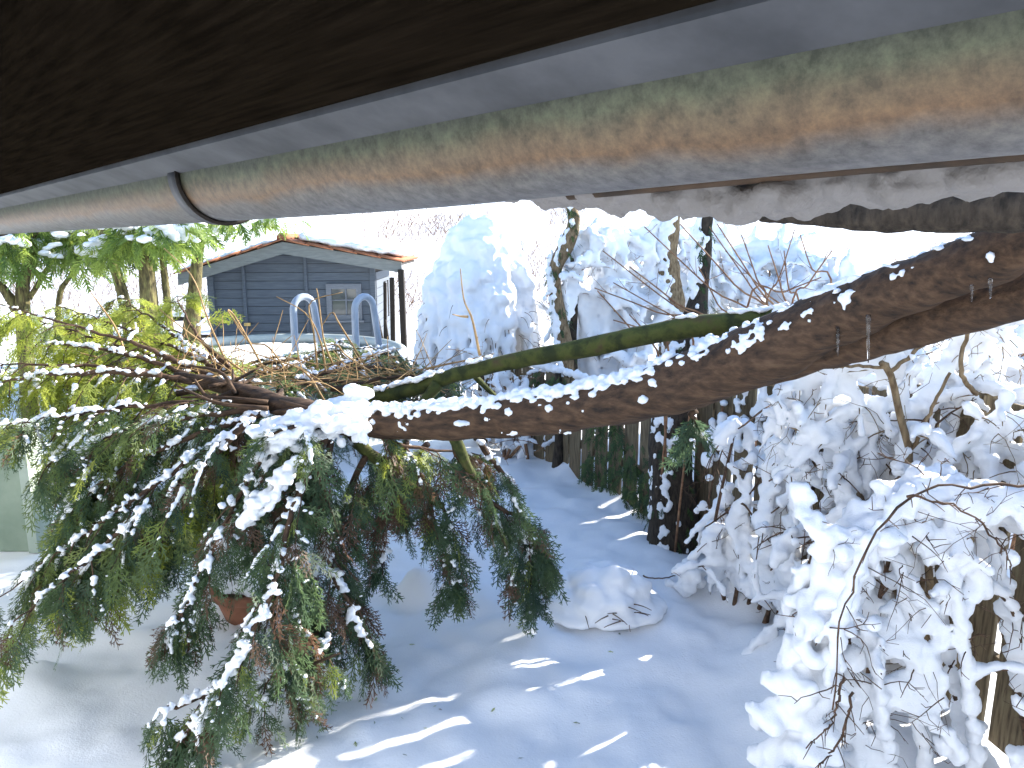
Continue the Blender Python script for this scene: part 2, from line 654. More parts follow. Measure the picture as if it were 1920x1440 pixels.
def ground_z(x, y):
    x = np.asarray(x, float)
    y = np.asarray(y, float)
    p = np.stack([x, y, np.zeros_like(x)], -1).reshape(-1, 3)
    near = np.exp(-((x / 9.0) ** 2 + ((y - 4) / 9.0) ** 2)).ravel()
    z = 0.035 * vnoise(p * 1.3) + 0.034 * vnoise(p * 3.1 + 5) + near * (0.020 * vnoise(p * 7 + 9) + 0.006 * fbm(p * 17, 2))
    z = z.reshape(x.shape)
    for bx, by, h, r in BUMPS:
        z = z + h * np.exp(-(((x - bx) ** 2 + (y - by) ** 2) / (r * r)) ** 1.3)
    # hillside rising behind the garden
    t = np.clip((y - 19) / 60.0, 0, 1)
    hill = 8.5 * t ** 1.15 + np.clip((-x - 6) / 40, 0, 1) * t * 6
    hill = hill + (t > 0) * fbm(np.stack([x, y, x * 0], -1).reshape(-1, 3) * 0.12, 3).reshape(x.shape) * 0.9 * t
    return z + hill


def axis(lo, hi, fine_lo, fine_hi, step):
    a = list(np.arange(fine_lo, fine_hi, step))
    s, v = step, fine_hi
    while v < hi:
        a.append(v)
        s *= 1.16
        v += s
    a.append(hi)
    s, v = step, fine_lo
    while True:
        s *= 1.16
        v -= s
        if v < lo:
            break
        a.insert(0, v)
    a.insert(0, lo)
    return np.array(a)


gx = axis(-400, 400, -3.6, 3.0, 0.042)
gy = axis(-60, 600, 1.6, 8.0, 0.042)
GX, GY = np.meshgrid(gx, gy)
GZ = ground_z(GX, GY)
nx, ny = len(gx), len(gy)
idx = np.arange(nx * ny).reshape(ny, nx)
gq = np.stack([idx[:-1, :-1], idx[:-1, 1:], idx[1:, 1:], idx[1:, :-1]], -1).reshape(-1, 4)
ground = link('ground', mesh_arrays('ground', np.stack([GX, GY, GZ], -1).reshape(-1, 3), gq), SNOW_G)
tag(ground, 'trodden garden snow lying over lawn and hillside', kind='structure')


def gz(x, y):
    return float(ground_z(np.array([x]), np.array([y]))[0])


# far scrub on the hillside: one uncountable mass of bare brown twigs with snow between
def scrub():
    V, Fc = [], []
    rs = np.random.default_rng(5)
    n = 12000
    for k in range(n):
        y = rs.uniform(21, 62)
        u = rs.uniform(-0.78, 0.10) if k % 5 else rs.uniform(0.1, 0.75)
        x = u * y
        dens = vnoise(np.array([[x * .18, y * .12, 3.0]]))[0]
        if rs.uniform(-0.6, 0.5) > dens:
            continue
        z = gz(x, y) if k % 40 == 0 else None
        V.append((x, y, rs.uniform(.2, .9), rs.uniform(-1.1, 1.1)))
    A = np.array(V)
    Z = ground_z(A[:, 0], A[:, 1])
    vs_, fs = [], []
    for i, (x, y, h, l) in enumerate(A):
        w = 0.005 + 0.00018 * y
        b_ = len(vs_)
        z = Z[i]
        vs_ += [(x - w, y, z), (x + w, y, z), (x + l * h + w * .6, y, z + h), (x + l * h - w * .6, y, z + h)]
        fs.append((b_, b_ + 1, b_ + 2, b_ + 3))
    o = link('hillside_scrub', mesh_arrays('hillside_scrub', np.array(vs_), np.array(fs), False), TWIG_R)
    tag(o, 'bare reddish brown scrub on the bright snowy hillside', 'scrub', kind='stuff')


scrub()

# ================================================================== HOUSE EAVE AND GUTTER
GA = R(43)
DV = Vector((-math.sin(GA), math.cos(GA), 0))     # along the eave
NV = Vector((math.cos(GA), math.sin(GA), 0))      # away from the house wall


def eave(t, p, h):
    return DV * t + NV * p + Vector((0, 0, CAM_Z + h))


ROT_E = Matrix.Rotation(GA, 4, 'Z')               # local +y runs along the eave, local +x away from the wall

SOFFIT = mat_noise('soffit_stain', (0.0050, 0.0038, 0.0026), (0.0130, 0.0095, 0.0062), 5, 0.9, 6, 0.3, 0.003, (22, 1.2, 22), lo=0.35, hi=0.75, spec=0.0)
house = thing('house', 'house eave with dark stained boards and grey flashing above the gutter', 'house', (0, 0, 0))
SOF_EDGE, SOF_H, SOF_SLOPE = 0.445, 0.149, 0.30
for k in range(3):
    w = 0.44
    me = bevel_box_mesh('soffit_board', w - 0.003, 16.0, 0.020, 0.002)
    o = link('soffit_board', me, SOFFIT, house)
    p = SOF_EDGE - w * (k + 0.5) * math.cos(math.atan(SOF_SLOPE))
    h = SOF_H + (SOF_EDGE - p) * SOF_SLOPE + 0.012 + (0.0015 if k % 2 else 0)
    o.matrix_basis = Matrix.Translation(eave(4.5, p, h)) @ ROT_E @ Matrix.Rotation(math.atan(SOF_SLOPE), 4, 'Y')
mb = MB()
prof = [(0.447, 0.147), (0.500, 0.124), (0.512, 0.100), (0.516, 0.100), (0.508, 0.130), (0.508, 0.24), (0.447, 0.24)]
ring = []
for t in (-3.5, 12.5):
    ring.append([eave(t, p, h) for p, h in prof])
n = len(prof)
mb.add(ring[0] + ring[1], [(k, (k + 1) % n, n + (k + 1) % n, n + k) for k in range(n)] + [tuple(range(n - 1, -1, -1)), tuple(range(n, 2 * n))])
mb.build('flashing', FLASH, house)
mb = MB()
rot3 = ROT_E.to_3x3()
mb.box(eave(4.5, -0.55, -1.0), (0.3, 16, 2.65), rot3)
mb.build('wall', PLASTER, house)
mb = MB()
rr_ = rot3 @ Matrix.Rotation(math.atan(SOF_SLOPE), 3, 'Y')
mb.box(eave(4.5, -1.05, 0.69), (3.2, 16.2, 0.10), rr_)
mb.build('roof_slab', TILE, house)
mb = MB()
mb.box(eave(4.5, -1.05, 0.87), (3.1, 16.0, 0.22), rr_)
mb.build('roof_snow', SNOW, house)

gut = thing('gutter', 'weathered zinc half round gutter with lichen and rust under the eave', 'gutter', eave(0, 0.575, 0.125))
GR, GP, GH = 0.080, 0.575, 0.125


def gut_obj(name, prof, t0, t1, mat, nseg=2, smooth=True, closed=True, sag=None):
    """Extrude a cross-section (dp, dh around the gutter centre) along the eave; object origin at the gutter centre line."""
    vs_, fs = [], []
    n_ = len(prof)
    for i in range(nseg):
        t = t0 + (t1 - t0) * i / (nseg - 1)
        for p_, h_ in prof:
            vs_.append((p_, t, h_ + (sag(t) if sag else 0)))
    for i in range(nseg - 1):
        for k in range(n_ if closed else n_ - 1):
            k2 = (k + 1) % n_
            fs.append((i * n_ + k, i * n_ + k2, (i + 1) * n_ + k2, (i + 1) * n_ + k))
    if closed:
        fs.append(tuple(range(n_ - 1, -1, -1)))
        fs.append(tuple((nseg - 1) * n_ + k for k in range(n_)))
    me = bpy.data.meshes.new(name)
    me.from_pydata(vs_, [], fs)
    if smooth:
        me.polygons.foreach_set('use_smooth', np.ones(len(me.polygons), bool))
    me.update()
    o = link(name, me, mat, gut)
    o.matrix_parent_inverse = Matrix()
    o.matrix_basis = ROT_E
    return o


def arc(r, a0, a1, n_):
    return [(r * math.cos(a0 + (a1 - a0) * k / n_), r * math.sin(a0 + (a1 - a0) * k / n_)) for k in range(n_ + 1)]


trough = arc(GR, R(176), R(362), 26) + list(reversed(arc(GR - 0.0035, R(177), R(361), 26)))


def sag(t):
    f = min(1.0, max(0.0, (0.95 - t) / 0.9))
    return 0.013 * f * f * (3 - 2 * f)


go = gut_obj('trough', trough, -3.4, 12.3, ZINC, 160, sag=sag)
md = go.modifiers.new('e', 'EDGE_SPLIT')
md.split_angle = R(50)
bead = [(GR + 0.006 + x, 0.006 + z) for x, z in arc(0.009, 0, R(345), 12)]
gut_obj('rolled_bead', bead, -3.4, 12.3, RUST, 160, sag=sag)
gut_obj('frozen_debris', [(.098 + x * 1.4, -.070 + z) for x, z in arc(.0055, 0, R(330), 10)], -1.6, .62, RUST, 40, sag=sag)  # line of frozen brown debris under the gutter, built as a thin rod
for k, t in enumerate((-0.95, 1.42, 3.8, 6.1)):
    band = arc(GR + 0.0065, R(176), R(362), 22) + list(reversed(arc(GR + 0.001, R(176), R(362), 22)))
    gut_obj('bracket', band, t - 0.020, t + 0.020, FLASH)
    lip = arc(GR + 0.0085, R(176), R(362), 22) + list(reversed(arc(GR + 0.001, R(176), R(362), 22)))
    gut_obj('bracket_ridge', lip, t - 0.026, t - 0.0215, DARK_WOOD)

# icy snow that slid over the outer rim and froze there
bl = []
t = 0.80
while t > -1.0:
    f = min(1, max(0, (0.80 - t) / 0.38))
    th = 0.020 + 0.052 * f - 0.032 * max(0, min(1, (0.45 - t) / .35)) + 0.010 * vnoise(np.array([[t * 7, 0.3, 1.0]]))[0]
    for j in range(6):
        for q_ in range(2):
            p = 0.668 + 0.02 * f + random.uniform(0, 0.05)
            hh = 0.098 - th * (j + random.random()) / 6
            r = random.uniform(0.010, 0.019)
            q = eave(t + random.uniform(-.01, .01), p + .010 * random.random(), hh)
            bl.append((q.x, q.y, q.z, r * 1.5, r * 1.5, r))
    t -= 0.011
ice = snow_mesh('snow_ledge', bl, None, 0.006, 0.006, 45, 2, ICE_SNOW)
tag(ice, 'grey icy snow ledge frozen along the outer rim of the gutter', 'snow ledge')

# ================================================================== FALLEN CYPRESS
tree = thing('fallen_cypress', 'toppled cypress with thick bending trunk and snowy green crown across the garden', 'tree', at(900, 780, 3.4))


def rough_tube(name, pts, rad, mat, parent, n=28, amp=0.012, freq=(6, 6, 6)):
    mb_ = MB()
    mb_.tube(pts, rad, n)
    V = np.array(mb_.v)
    # move each vertex away from its ring centre by noise
    C = np.repeat(np.array([p[:] for p in pts]), n, axis=0)
    D = V - C
    L = np.linalg.norm(D, axis=1, keepdims=True) + 1e-9
    d = fbm(V * np.array(freq), 4) * amp
    V = V + D / L * d[:, None]
    mb_.v = [tuple(v) for v in V]
    return mb_.build(name, mat, parent, True)


tr_ctrl = [at(2350, 300, 2.05), at(2120, 378, 2.25), at(1920, 457, 2.45), at(1700, 540, 2.75), at(1560, 596, 2.95), at(1430, 660, 3.10), at(1250, 728, 3.28), at(1060, 769, 3.45), at(880, 787, 3.6), at(700, 792, 3.75), at(560, 770, 3.95), at(420, 725, 4.25), at(300, 700, 4.6)]
tr_pts = spline(tr_ctrl, 110)
tr_rad = [float(np.interp(i / 109 * 12, range(13), [.095, .092, .090, .100, .118, .142, .126, .108, .096, .086, .070, .045, .03])) for i in range(110)]
rough_tube('trunk', tr_pts, tr_rad, BARK, tree, 32, 0.010, (7, 14, 14))
# second stem under the thick end
s2 = spline([at(2350, 470, 2.25), at(2050, 528, 2.5), at(1920, 552, 2.62), at(1700, 612, 2.9), at(1560, 654, 3.08), at(1430, 690, 3.2), at(1300, 728, 3.3)], 44)
rough_tube('lower_stem', s2, [0.100 - 0.0006 * i for i in range(44)], BARK, tree, 24, 0.010, (7, 14, 14))
# dark upper limb lying against the icy ledge
s3 = spline([at(2300, 340, 1.9), at(2000, 380, 2.1), at(1750, 398, 2.3), at(1560, 402, 2.5), at(1430, 398, 2.7)], 36)
rough_tube('upper_limb', s3, [0.082 - 0.0014 * i for i in range(36)], BARK_D, tree, 18, 0.010, (8, 12, 12))
# mossy limb
s4 = spline([at(1560, 640, 3.05), at(1480, 602, 3.22), at(1400, 606, 3.35), at(1260, 618, 3.55), at(1100, 652, 3.75), at(960, 678, 3.9), at(860, 702, 4.0), at(790, 725, 4.05), at(700, 750, 4.1)], 50)
ml = rough_tube('mossy_limb', s4, [0.060 - 0.0005 * i for i in range(50)], MOSS, tree, 20, 0.006, (9, 14, 14))
# stub limbs under the trunk
for a, b_, c, r in [((670, 830, 3.75), (740, 890, 3.8), (830, 950, 3.9), 0.035), ((850, 815, 3.65), (880, 880, 3.75), (910, 935, 3.85), 0.032),
                    ((820, 720, 4.0), (790, 760, 3.95), (770, 800, 3.9), 0.035), ((885, 700, 4.0), (920, 735, 4.1), (960, 770, 4.2), 0.018)]:
    pts = spline([at(*a), at(*b_), at(*c)], 12)
    rough_tube('stub_limb', pts, [r * (1 - 0.04 * i) for i in range(12)], MOSS, tree, 12, 0.004, (10, 10, 10))

# snow ridge on the trunk, smaller patches higher up
bl = []
for i in range(34, 84):
    c, r = tr_pts[i], tr_rad[i]
    f = max(0.0, min(1.0, (i - 34) / 24))
    for _ in range(4 + int(9 * f)):
        if i < 46 and random.random() < 0.6:
            continue
        off = random.gauss(-0.25, 0.22)
        q = c + Vector((random.uniform(-.03, .03), r * off * 1.3, r * math.sqrt(max(0, 1 - min(1, (off * 1.3) ** 2)))))
        s_ = random.uniform(0.010, 0.018) + 0.010 * f * random.random()
        bl.append((q.x, q.y, q.z + s_ * 0.4, s_ * 1.25, s_, s_ * random.uniform(.7, 1.2)))
for cx, cy, sp, nb, Y in [(1565, 548, 14, 26, 2.78), (1400, 632, 20, 30, 3.02), (1378, 640, 16, 20, 3.0), (1500, 575, 12, 8, 2.86), (1640, 480, 18, 14, 2.62), (1840, 488, 9, 8, 2.40),
                          (1100, 750, 14, 8, 3.38), (960, 812, 8, 8, 3.45), (1060, 808, 8, 6, 3.4), (760, 800, 8, 8, 3.64), (1470, 595, 10, 8, 2.9), (1305, 660, 10, 10, 3.12)]:
    for _ in range(nb):
        q = at(cx + random.gauss(0, sp), cy + random.gauss(0, sp * .7), Y)
        # settle on the near side of the trunk
        j = min(range(110), key=lambda i: (tr_pts[i] - q).length)
        dv = (q - tr_pts[j])
        dv.y = -abs(dv.y)
        dv = dv.normalized() * (tr_rad[j] + 0.002)
        q = tr_pts[j] + dv
        s_ = random.uniform(.006, .014)
        bl.append((q.x, q.y, q.z, s_, s_, s_))
snow_mesh('trunk_snow', bl, tree, 0.0065, 0.004, 60, 1)
# snow crust along the back of the thick end
bl = []
for i in range(4, 40):
    c, r = tr_pts[i], tr_rad[i]
    for _ in range(6):
        off = random.uniform(-0.45, 0.9)
        q = c + Vector((random.uniform(-.03, .03), r * off, r * math.sqrt(max(0, 1 - off * off))))
        s_ = random.uniform(.012, .03)
        bl.append((q.x, q.y, q.z - s_ * .3, s_ * 1.8, s_ * 1.5, s_ * .55))
snow_mesh('trunk_snow_crust', bl, tree, 0.009, 0.004, 50, 1)
bl = []
for k in range(150):
    i = int(random.uniform(6, 34))
    if vnoise(np.array([[i * .35, 2.2, 8.]]))[0] < -.25:
        continue
    c, r = tr_pts[i].lerp(tr_pts[i + 1], random.random()), tr_rad[i]
    a = R(random.gauss(112, 22))
    q = c + Vector((random.gauss(0, .02), -r * math.cos(math.pi - a) * -1, r * math.sin(a)))
    s_ = random.uniform(.005, .013)
    bl.append((q.x, q.y, q.z, s_ * 1.5, s_ * 1.3, s_ * .8))
snow_mesh('frost_patches', bl, tree, 0.006, 0.003, 70, 1)
# snow on the far side of the second stem
bl = snow_along([p + Vector((0, 0.02, 0.06)) for p in s2[2:24]], 0.06, 0.05, 0.7, 0.3, 0.3, .8)
for _ in range(60):
    q = at(random.uniform(1830, 2050), random.uniform(575, 606), random.uniform(2.8, 2.95))
    r = random.uniform(.018, .04)
    bl.append((q.x, q.y, q.z, r * 1.4, r, r))
snow_mesh('stem_snow', bl, tree, 0.012, 0.006, 40, 2)
bl = []
for i in list(range(6, 14)) + [17, 18, 33, 34, 35, 40, 41, 42, 43, 44, 45, 46, 47, 48]:
    for _ in range(4):
        q = s4[i] + Vector((random.gauss(0, .015), random.gauss(-.02, .015), 0.058))
        s_ = random.uniform(.01, .024)
        bl.append((q.x, q.y, q.z, s_ * 1.4, s_, s_ * .8))
snow_mesh('limb_snow', bl, tree, 0.008, 0.004, 50, 1)
bl = snow_along([p + Vector((0, -0.02, 0.045)) for p in s3], 0.035, 0.03, 0.6, 0.4, 0.3, .7, .8)
snow_mesh('limb_snow', bl, tree, 0.009, 0.006, 45, 1, ICE_SNOW)

# ---- boughs with sprays and snow
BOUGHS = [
    # (control points px,py,Y ; twig length ; density ; green tint mean, sun and shade painted in ; snow amount ; dead share)
    # upper left, sunlight painted in as a brighter yellow-green tint
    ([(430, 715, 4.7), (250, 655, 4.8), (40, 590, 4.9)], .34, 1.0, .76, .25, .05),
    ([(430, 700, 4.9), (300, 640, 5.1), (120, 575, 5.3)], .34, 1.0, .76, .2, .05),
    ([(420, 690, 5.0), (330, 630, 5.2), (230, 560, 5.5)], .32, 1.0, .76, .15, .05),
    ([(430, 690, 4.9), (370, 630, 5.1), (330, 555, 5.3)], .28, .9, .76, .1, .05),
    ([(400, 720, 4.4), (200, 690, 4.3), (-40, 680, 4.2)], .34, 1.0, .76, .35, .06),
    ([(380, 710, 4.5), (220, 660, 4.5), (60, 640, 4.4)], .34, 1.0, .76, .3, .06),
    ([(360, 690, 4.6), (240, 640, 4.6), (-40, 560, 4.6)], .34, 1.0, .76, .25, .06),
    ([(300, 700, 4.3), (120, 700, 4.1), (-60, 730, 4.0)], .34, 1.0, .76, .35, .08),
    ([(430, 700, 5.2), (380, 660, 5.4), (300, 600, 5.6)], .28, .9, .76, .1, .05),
    # left flank, shade painted in as a darker tint
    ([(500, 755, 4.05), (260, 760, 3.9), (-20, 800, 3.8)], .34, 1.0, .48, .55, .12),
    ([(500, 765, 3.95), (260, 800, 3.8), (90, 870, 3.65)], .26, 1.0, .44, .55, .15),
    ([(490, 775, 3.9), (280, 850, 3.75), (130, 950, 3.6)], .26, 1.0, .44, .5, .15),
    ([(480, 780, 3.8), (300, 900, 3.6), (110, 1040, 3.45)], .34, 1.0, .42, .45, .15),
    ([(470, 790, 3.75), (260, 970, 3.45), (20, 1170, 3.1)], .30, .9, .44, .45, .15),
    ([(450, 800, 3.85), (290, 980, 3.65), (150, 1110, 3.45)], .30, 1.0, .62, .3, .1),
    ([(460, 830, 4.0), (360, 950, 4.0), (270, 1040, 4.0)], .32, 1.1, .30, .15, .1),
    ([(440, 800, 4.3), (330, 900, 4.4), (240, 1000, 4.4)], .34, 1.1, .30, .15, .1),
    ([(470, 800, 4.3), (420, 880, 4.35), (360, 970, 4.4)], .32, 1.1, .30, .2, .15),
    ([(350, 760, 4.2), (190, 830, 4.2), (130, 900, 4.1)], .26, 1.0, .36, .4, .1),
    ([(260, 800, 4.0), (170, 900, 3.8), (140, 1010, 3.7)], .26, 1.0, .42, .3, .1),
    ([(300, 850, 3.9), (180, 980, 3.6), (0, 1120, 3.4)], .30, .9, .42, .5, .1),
    # centre, hanging to the ground
    ([(650, 790, 3.6), (500, 850, 3.5), (400, 1030, 3.3), (320, 1190, 3.1)], .23, 1.0, .35, .8, .28),
    ([(620, 800, 3.55), (560, 930, 3.35), (500, 1130, 3.05), (420, 1280, 2.9), (340, 1390, 2.8)], .25, 1.0, .30, .55, .28),
    ([(600, 830, 3.6), (540, 990, 3.4), (560, 1150, 3.2), (480, 1330, 3.0)], .22, .9, .28, .45, .35),
    ([(620, 830, 3.65), (600, 1000, 3.5), (650, 1130, 3.4), (700, 1215, 3.35)], .23, 1.0, .28, .35, .4),
    ([(690, 850, 3.75), (640, 960, 3.65), (640, 1070, 3.55), (590, 1180, 3.4)], .22, .9, .3, .35, .5),
    ([(680, 840, 3.8), (790, 900, 3.9), (840, 980, 3.95), (850, 1090, 3.9)], .22, .8, .35, .3, .4),
    ([(850, 830, 3.75), (910, 930, 3.9), (980, 980, 4.0), (1030, 1050, 4.05)], .22, 1.1, .3, .3, .28),
    ([(900, 830, 3.9), (960, 920, 4.0), (985, 1010, 4.0), (1000, 1110, 3.95)], .22, 1.0, .25, .35, .28),
    ([(760, 830, 3.9), (730, 950, 3.95), (720, 1060, 3.95)], .22, .9, .3, .25, .65),
    ([(800, 830, 4.1), (770, 900, 4.2), (800, 970, 4.3)], .22, 1.0, .5, .3, .5),
    ([(640, 800, 4.2), (700, 880, 4.4), (680, 980, 4.4)], .23, 1.0, .3, .3, .65),
    ([(860, 840, 4.3), (900, 900, 4.5), (940, 980, 4.5)], .22, 1.0, .45, .4, .4),
    ([(560, 800, 3.9), (520, 900, 3.9), (480, 1000, 3.9)], .22, 1.0, .25, .3, .28),
    ([(640, 785, 3.6), (580, 790, 3.45), (500, 820, 3.3)], .22, 1.0, .35, .9, .05),
    ([(700, 780, 3.7), (740, 830, 3.7), (900, 850, 3.9)], .2, .8, .55, .2, .5),
    ([(620, 1200, 3.25), (560, 1250, 3.15), (640, 1230, 3.1)], .2, .8, .3, .2, .28),
    ([(400, 1290, 2.95), (350, 1320, 2.9), (300, 1330, 2.85)], .18, .8, .3, .9, .05),
    # brush in front of the shed
    ([(480, 700, 5.0), (560, 680, 5.2), (640, 640, 5.4)], .22, .8, .5, .25, .35),
    ([(560, 710, 4.9), (660, 690, 5.1), (760, 690, 5.2)], .24, 1.0, .4, .3, .4),
    ([(600, 700, 5.1), (690, 670, 5.3), (740, 655, 5.4)], .22, .9, .35, .3, .3),
    ([(620, 730, 4.5), (720, 710, 4.6), (830, 700, 4.7)], .22, .9, .4, .35, .35),
    ([(520, 735, 4.5), (600, 715, 4.7), (700, 720, 4.7)], .22, .9, .4, .3, .5),
    ([(420, 700, 6.2), (500, 672, 6.3), (600, 660, 6.4)], .24, 1.0, .45, .25, .4),
    ([(600, 700, 6.2), (690, 668, 6.3), (780, 680, 6.4)], .28, 1.1, .35, .25, .2),
    ([(520, 700, 6.4), (620, 660, 6.6), (720, 650, 6.7)], .24, 1.0, .45, .25, .3),
    ([(470, 690, 5.6), (540, 675, 5.7), (600, 665, 5.8)], .22, 1.0, .45, .2, .3),
    ([(600, 690, 5.7), (680, 680, 5.8), (770, 690, 5.9)], .26, 1.0, .3, .3, .15),
    ([(640, 690, 5.4), (720, 690, 5.5), (800, 700, 5.6)], .26, 1.0, .35, .35, .2),
    ([(1300, 770, 3.35), (1298, 800, 3.34), (1285, 830, 3.32)], .03, .4, .25, .15, .05),
    ([(330, 740, 4.3), (420, 720, 4.4), (520, 715, 4.5)], .22, .9, .4, .6, .5),
]


def build_bough(spec):
    ctrl, tl, dens, tint, snow, dead = spec
    ctrl = [at(*c) for c in ctrl]
    length = sum((b_ - a).length for a, b_ in zip(ctrl, ctrl[1:]))
    n_ = max(8, int(length / 0.05))
    pts = spline(ctrl, n_)
    pts = [p + rv(.006) for p in pts]
    wood = MB()
    rad = [max(.0035, 0.020 * (1 - i / n_) ** 0.8) for i in range(n_)]
    wood.tube(pts, rad, 6)
    items, bl = [], []
    flip = 1
    i = 1
    while i < n_:
        f = i / (n_ - 1)
        T = (pts[min(i + 1, n_ - 1)] - pts[max(i - 1, 0)]).normalized()
        lat = T.cross(Vector((0, 0, 1)))
        lat = lat.normalized() if lat.length > .15 else Vector((1, 0, 0))
        for sgn in (1, -1):
            if random.random() > 0.74 * dens and f < .95:
                continue
            az = random.uniform(-0.7, 0.7)
            out = lat * sgn * math.cos(az) + T.cross(lat) * math.sin(az)
            d = (out * 0.75 + T * random.uniform(.35, 1.0) + Vector((0, 0, -0.25))).normalized()
            L = tl * (0.45 + 0.75 * math.sin(math.pi * min(1, 0.25 + f * .75))) * random.uniform(.6, 1.15)
            tw = droopy_twig(pts[i], d, L, 5, random.uniform(.5, 1.3))
            wood.tube(tw, [.0045, .004, .0035, .003, .0025, .0015], 3, False)
            for j in range(1, 6):
                dd = (tw[j] - tw[j - 1]).normalized()
                ks = (-1, 1) if j < 5 else (0,)
                for s2_ in ks:
                    if random.random() < .20:
                        continue
                    side = dd.cross(Vector((0, 0, 1)))
                    side = side.normalized() if side.length > .1 else lat
                    dr = (dd + side * s2_ * random.uniform(.5, 1.0) + Vector((0, 0, -random.uniform(.1, .6)))).normalized()
                    up = (Vector((0, 0, 1)) + rv(.45))
                    sc = random.uniform(.10, .21) * (1.15 if s2_ == 0 else 1)
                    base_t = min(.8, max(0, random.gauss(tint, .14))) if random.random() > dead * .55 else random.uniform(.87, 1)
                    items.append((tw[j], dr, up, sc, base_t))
                    if random.random() < .04 + snow * 0.24:
                        q = tw[j] + dr * sc * random.uniform(.2, .7)
                        for _ in range(random.randrange(2, 6)):
                            q2 = tw[j] + dr * sc * random.uniform(.05, .75) + rv(.009)
                            r = random.uniform(.005, .013)
                            bl.append((q2.x, q2.y, q2.z + .004, r * 1.3, r * 1.3, r * .9))
            if random.random() < snow * 0.75:
                k0, k1 = sorted(random.sample(range(6), 2))
                bl += snow_along(tw[k0:k1 + 1], .017, .010, .7, .4, .5, .8, .9)
        i += 1 if random.random() < .45 else 2
    # ridge of snow on the bough itself in broken stretches
    on = random.random() < snow
    for i in range(n_ - 1):
        if random.random() < .14:
            on = random.random() < snow * 1.1
        if on:
            r = random.uniform(.016, .034) * (1.1 - .4 * i / n_)
            q = pts[i].lerp(pts[i + 1], random.random())
            for _ in range(6):
                r2 = r * random.uniform(.3, .75)
                q = pts[i].lerp(pts[i + 1], random.random())
                bl.append((q.x + random.gauss(0, .016), q.y + random.gauss(0, .016), q.z + r * .5 + random.gauss(0, .006), r2 * 1.2, r2 * 1.2, r2 * .9))
    wo = wood.build('bough', BARK if tint < .5 else TWIG, tree, True)
    foliage_mesh('foliage', items, FOLI, wo)
    if bl:
        snow_mesh('bough_snow', bl, wo, 0.0082, 0.004, 70, 0)


for sp in BOUGHS:
    build_bough(sp)

# the deep snow pillow where the crown starts
bl = []
for _ in range(130):
    f = random.random()
    q = at(490 + 180 * f, 822 - 50 * f + random.gauss(0, 14), 3.42 + .1 * f) + Vector((random.gauss(0, .03), random.gauss(.02, .05), random.gauss(0, .015)))
    r = random.uniform(.025, .045)
    bl.append((q.x, q.y, q.z, r * 1.4, r * 1.2, r * .8))
for _ in range(60):
    f = random.random()
    q = at(455 + 95 * f + random.gauss(0, 8), 985 - 115 * f, 3.30) + Vector((random.gauss(0, .015), random.gauss(.02, .02), random.gauss(0, .01)))
    r = random.uniform(.018, .032)
    bl.append((q.x, q.y, q.z, r * 1.2, r, r * .9))
for _ in range(22):
    f = random.random()
    q = at(660 + 20 * random.gauss(0, 1), 770 + 60 * f, 3.52)
    r = random.uniform(.014, .028)
    bl.append((q.x, q.y, q.z, r, r, r * 1.2))
snow_mesh('snow_pillow', bl, tree, 0.009, 0.006, 40, 1)

# pale dead twigs sticking up from the crown
dead_tw = [((1150, 670, 0), 0)]
TW = [((430, 690, 4.9), (395, 600, 5.0), (360, 520, 5.05), (300, 470, 5.1)), ((500, 700, 4.8), (440, 600, 4.9), (428, 592, 4.9), (478, 640, 4.9)),
      ((590, 690, 5.0), (585, 620, 5.0), (590, 570, 5.0), (640, 545, 5.0)), ((615, 700, 5.0), (600, 640, 5.0), (575, 590, 5.0), (520, 560, 5.0)),
      ((620, 690, 5.0), (608, 640, 5.0), (595, 560, 5.0), (588, 540, 5.0)), ((545, 700, 5.0), (500, 650, 5.0), (470, 640, 5.0), (425, 592, 5.0)),
      ((610, 750, 4.3), (570, 700, 4.4), (500, 670, 4.5), (430, 650, 4.6)), ((240, 690, 4.6), (225, 620, 4.7), (180, 560, 4.8), (165, 545, 4.8)),
      ((900, 665, 3.9), (880, 600, 3.9), (870, 560, 3.9), (862, 505, 3.9)), ((880, 595, 3.9), (870, 590, 3.9), (860, 586, 3.9), (850, 588, 3.9)),
      ((340, 720, 4.6), (250, 690, 4.6), (120, 660, 4.6), (60, 650, 4.6)), ((700, 700, 5.0), (650, 660, 5.0), (630, 650, 5.0), (600, 660, 5.0)),
      ((690, 700, 5.2), (640, 610, 5.2), (620, 590, 5.2), (600, 610, 5.2)), ((460, 700, 4.8), (380, 640, 4.8), (330, 600, 4.9), (300, 580, 4.9)),
      ((640, 720, 4.7), (720, 700, 4.8), (770, 705, 4.8), (800, 708, 4.8)), ((800, 690, 4.4), (830, 684, 4.3), (880, 670, 4.2), (920, 662, 4.1))]
for c in TW:
    mbt = MB()
    pts = spline([at(*q) + rv(.01) for q in c], 14)
    mbt.tube(pts, [.008 - .0004 * i for i in range(14)], 5)
    mbt.build('dead_twig', TWIG_Y, tree, True)
mbt = MB()
for _ in range(260):
    f = random.random()
    q = at(330 + 500 * f + random.gauss(0, 25), 700 + 30 * f + random.gauss(0, 18), 4.75 + random.gauss(0, .25))
    d = Vector((random.gauss(0, 1), random.gauss(0, .5), abs(random.gauss(0.2, .6)))).normalized()
    tw = droopy_twig(q, d, random.uniform(.1, .45), 4, random.uniform(-.2, .8))
    mbt.tube(tw, [.0035, .003, .003, .0025, .0018], 3, False)
o = mbt.build('dead_twig_tangle', TWIG_Y, tree, True)
o['kind'] = 'stuff'
mbt = MB()
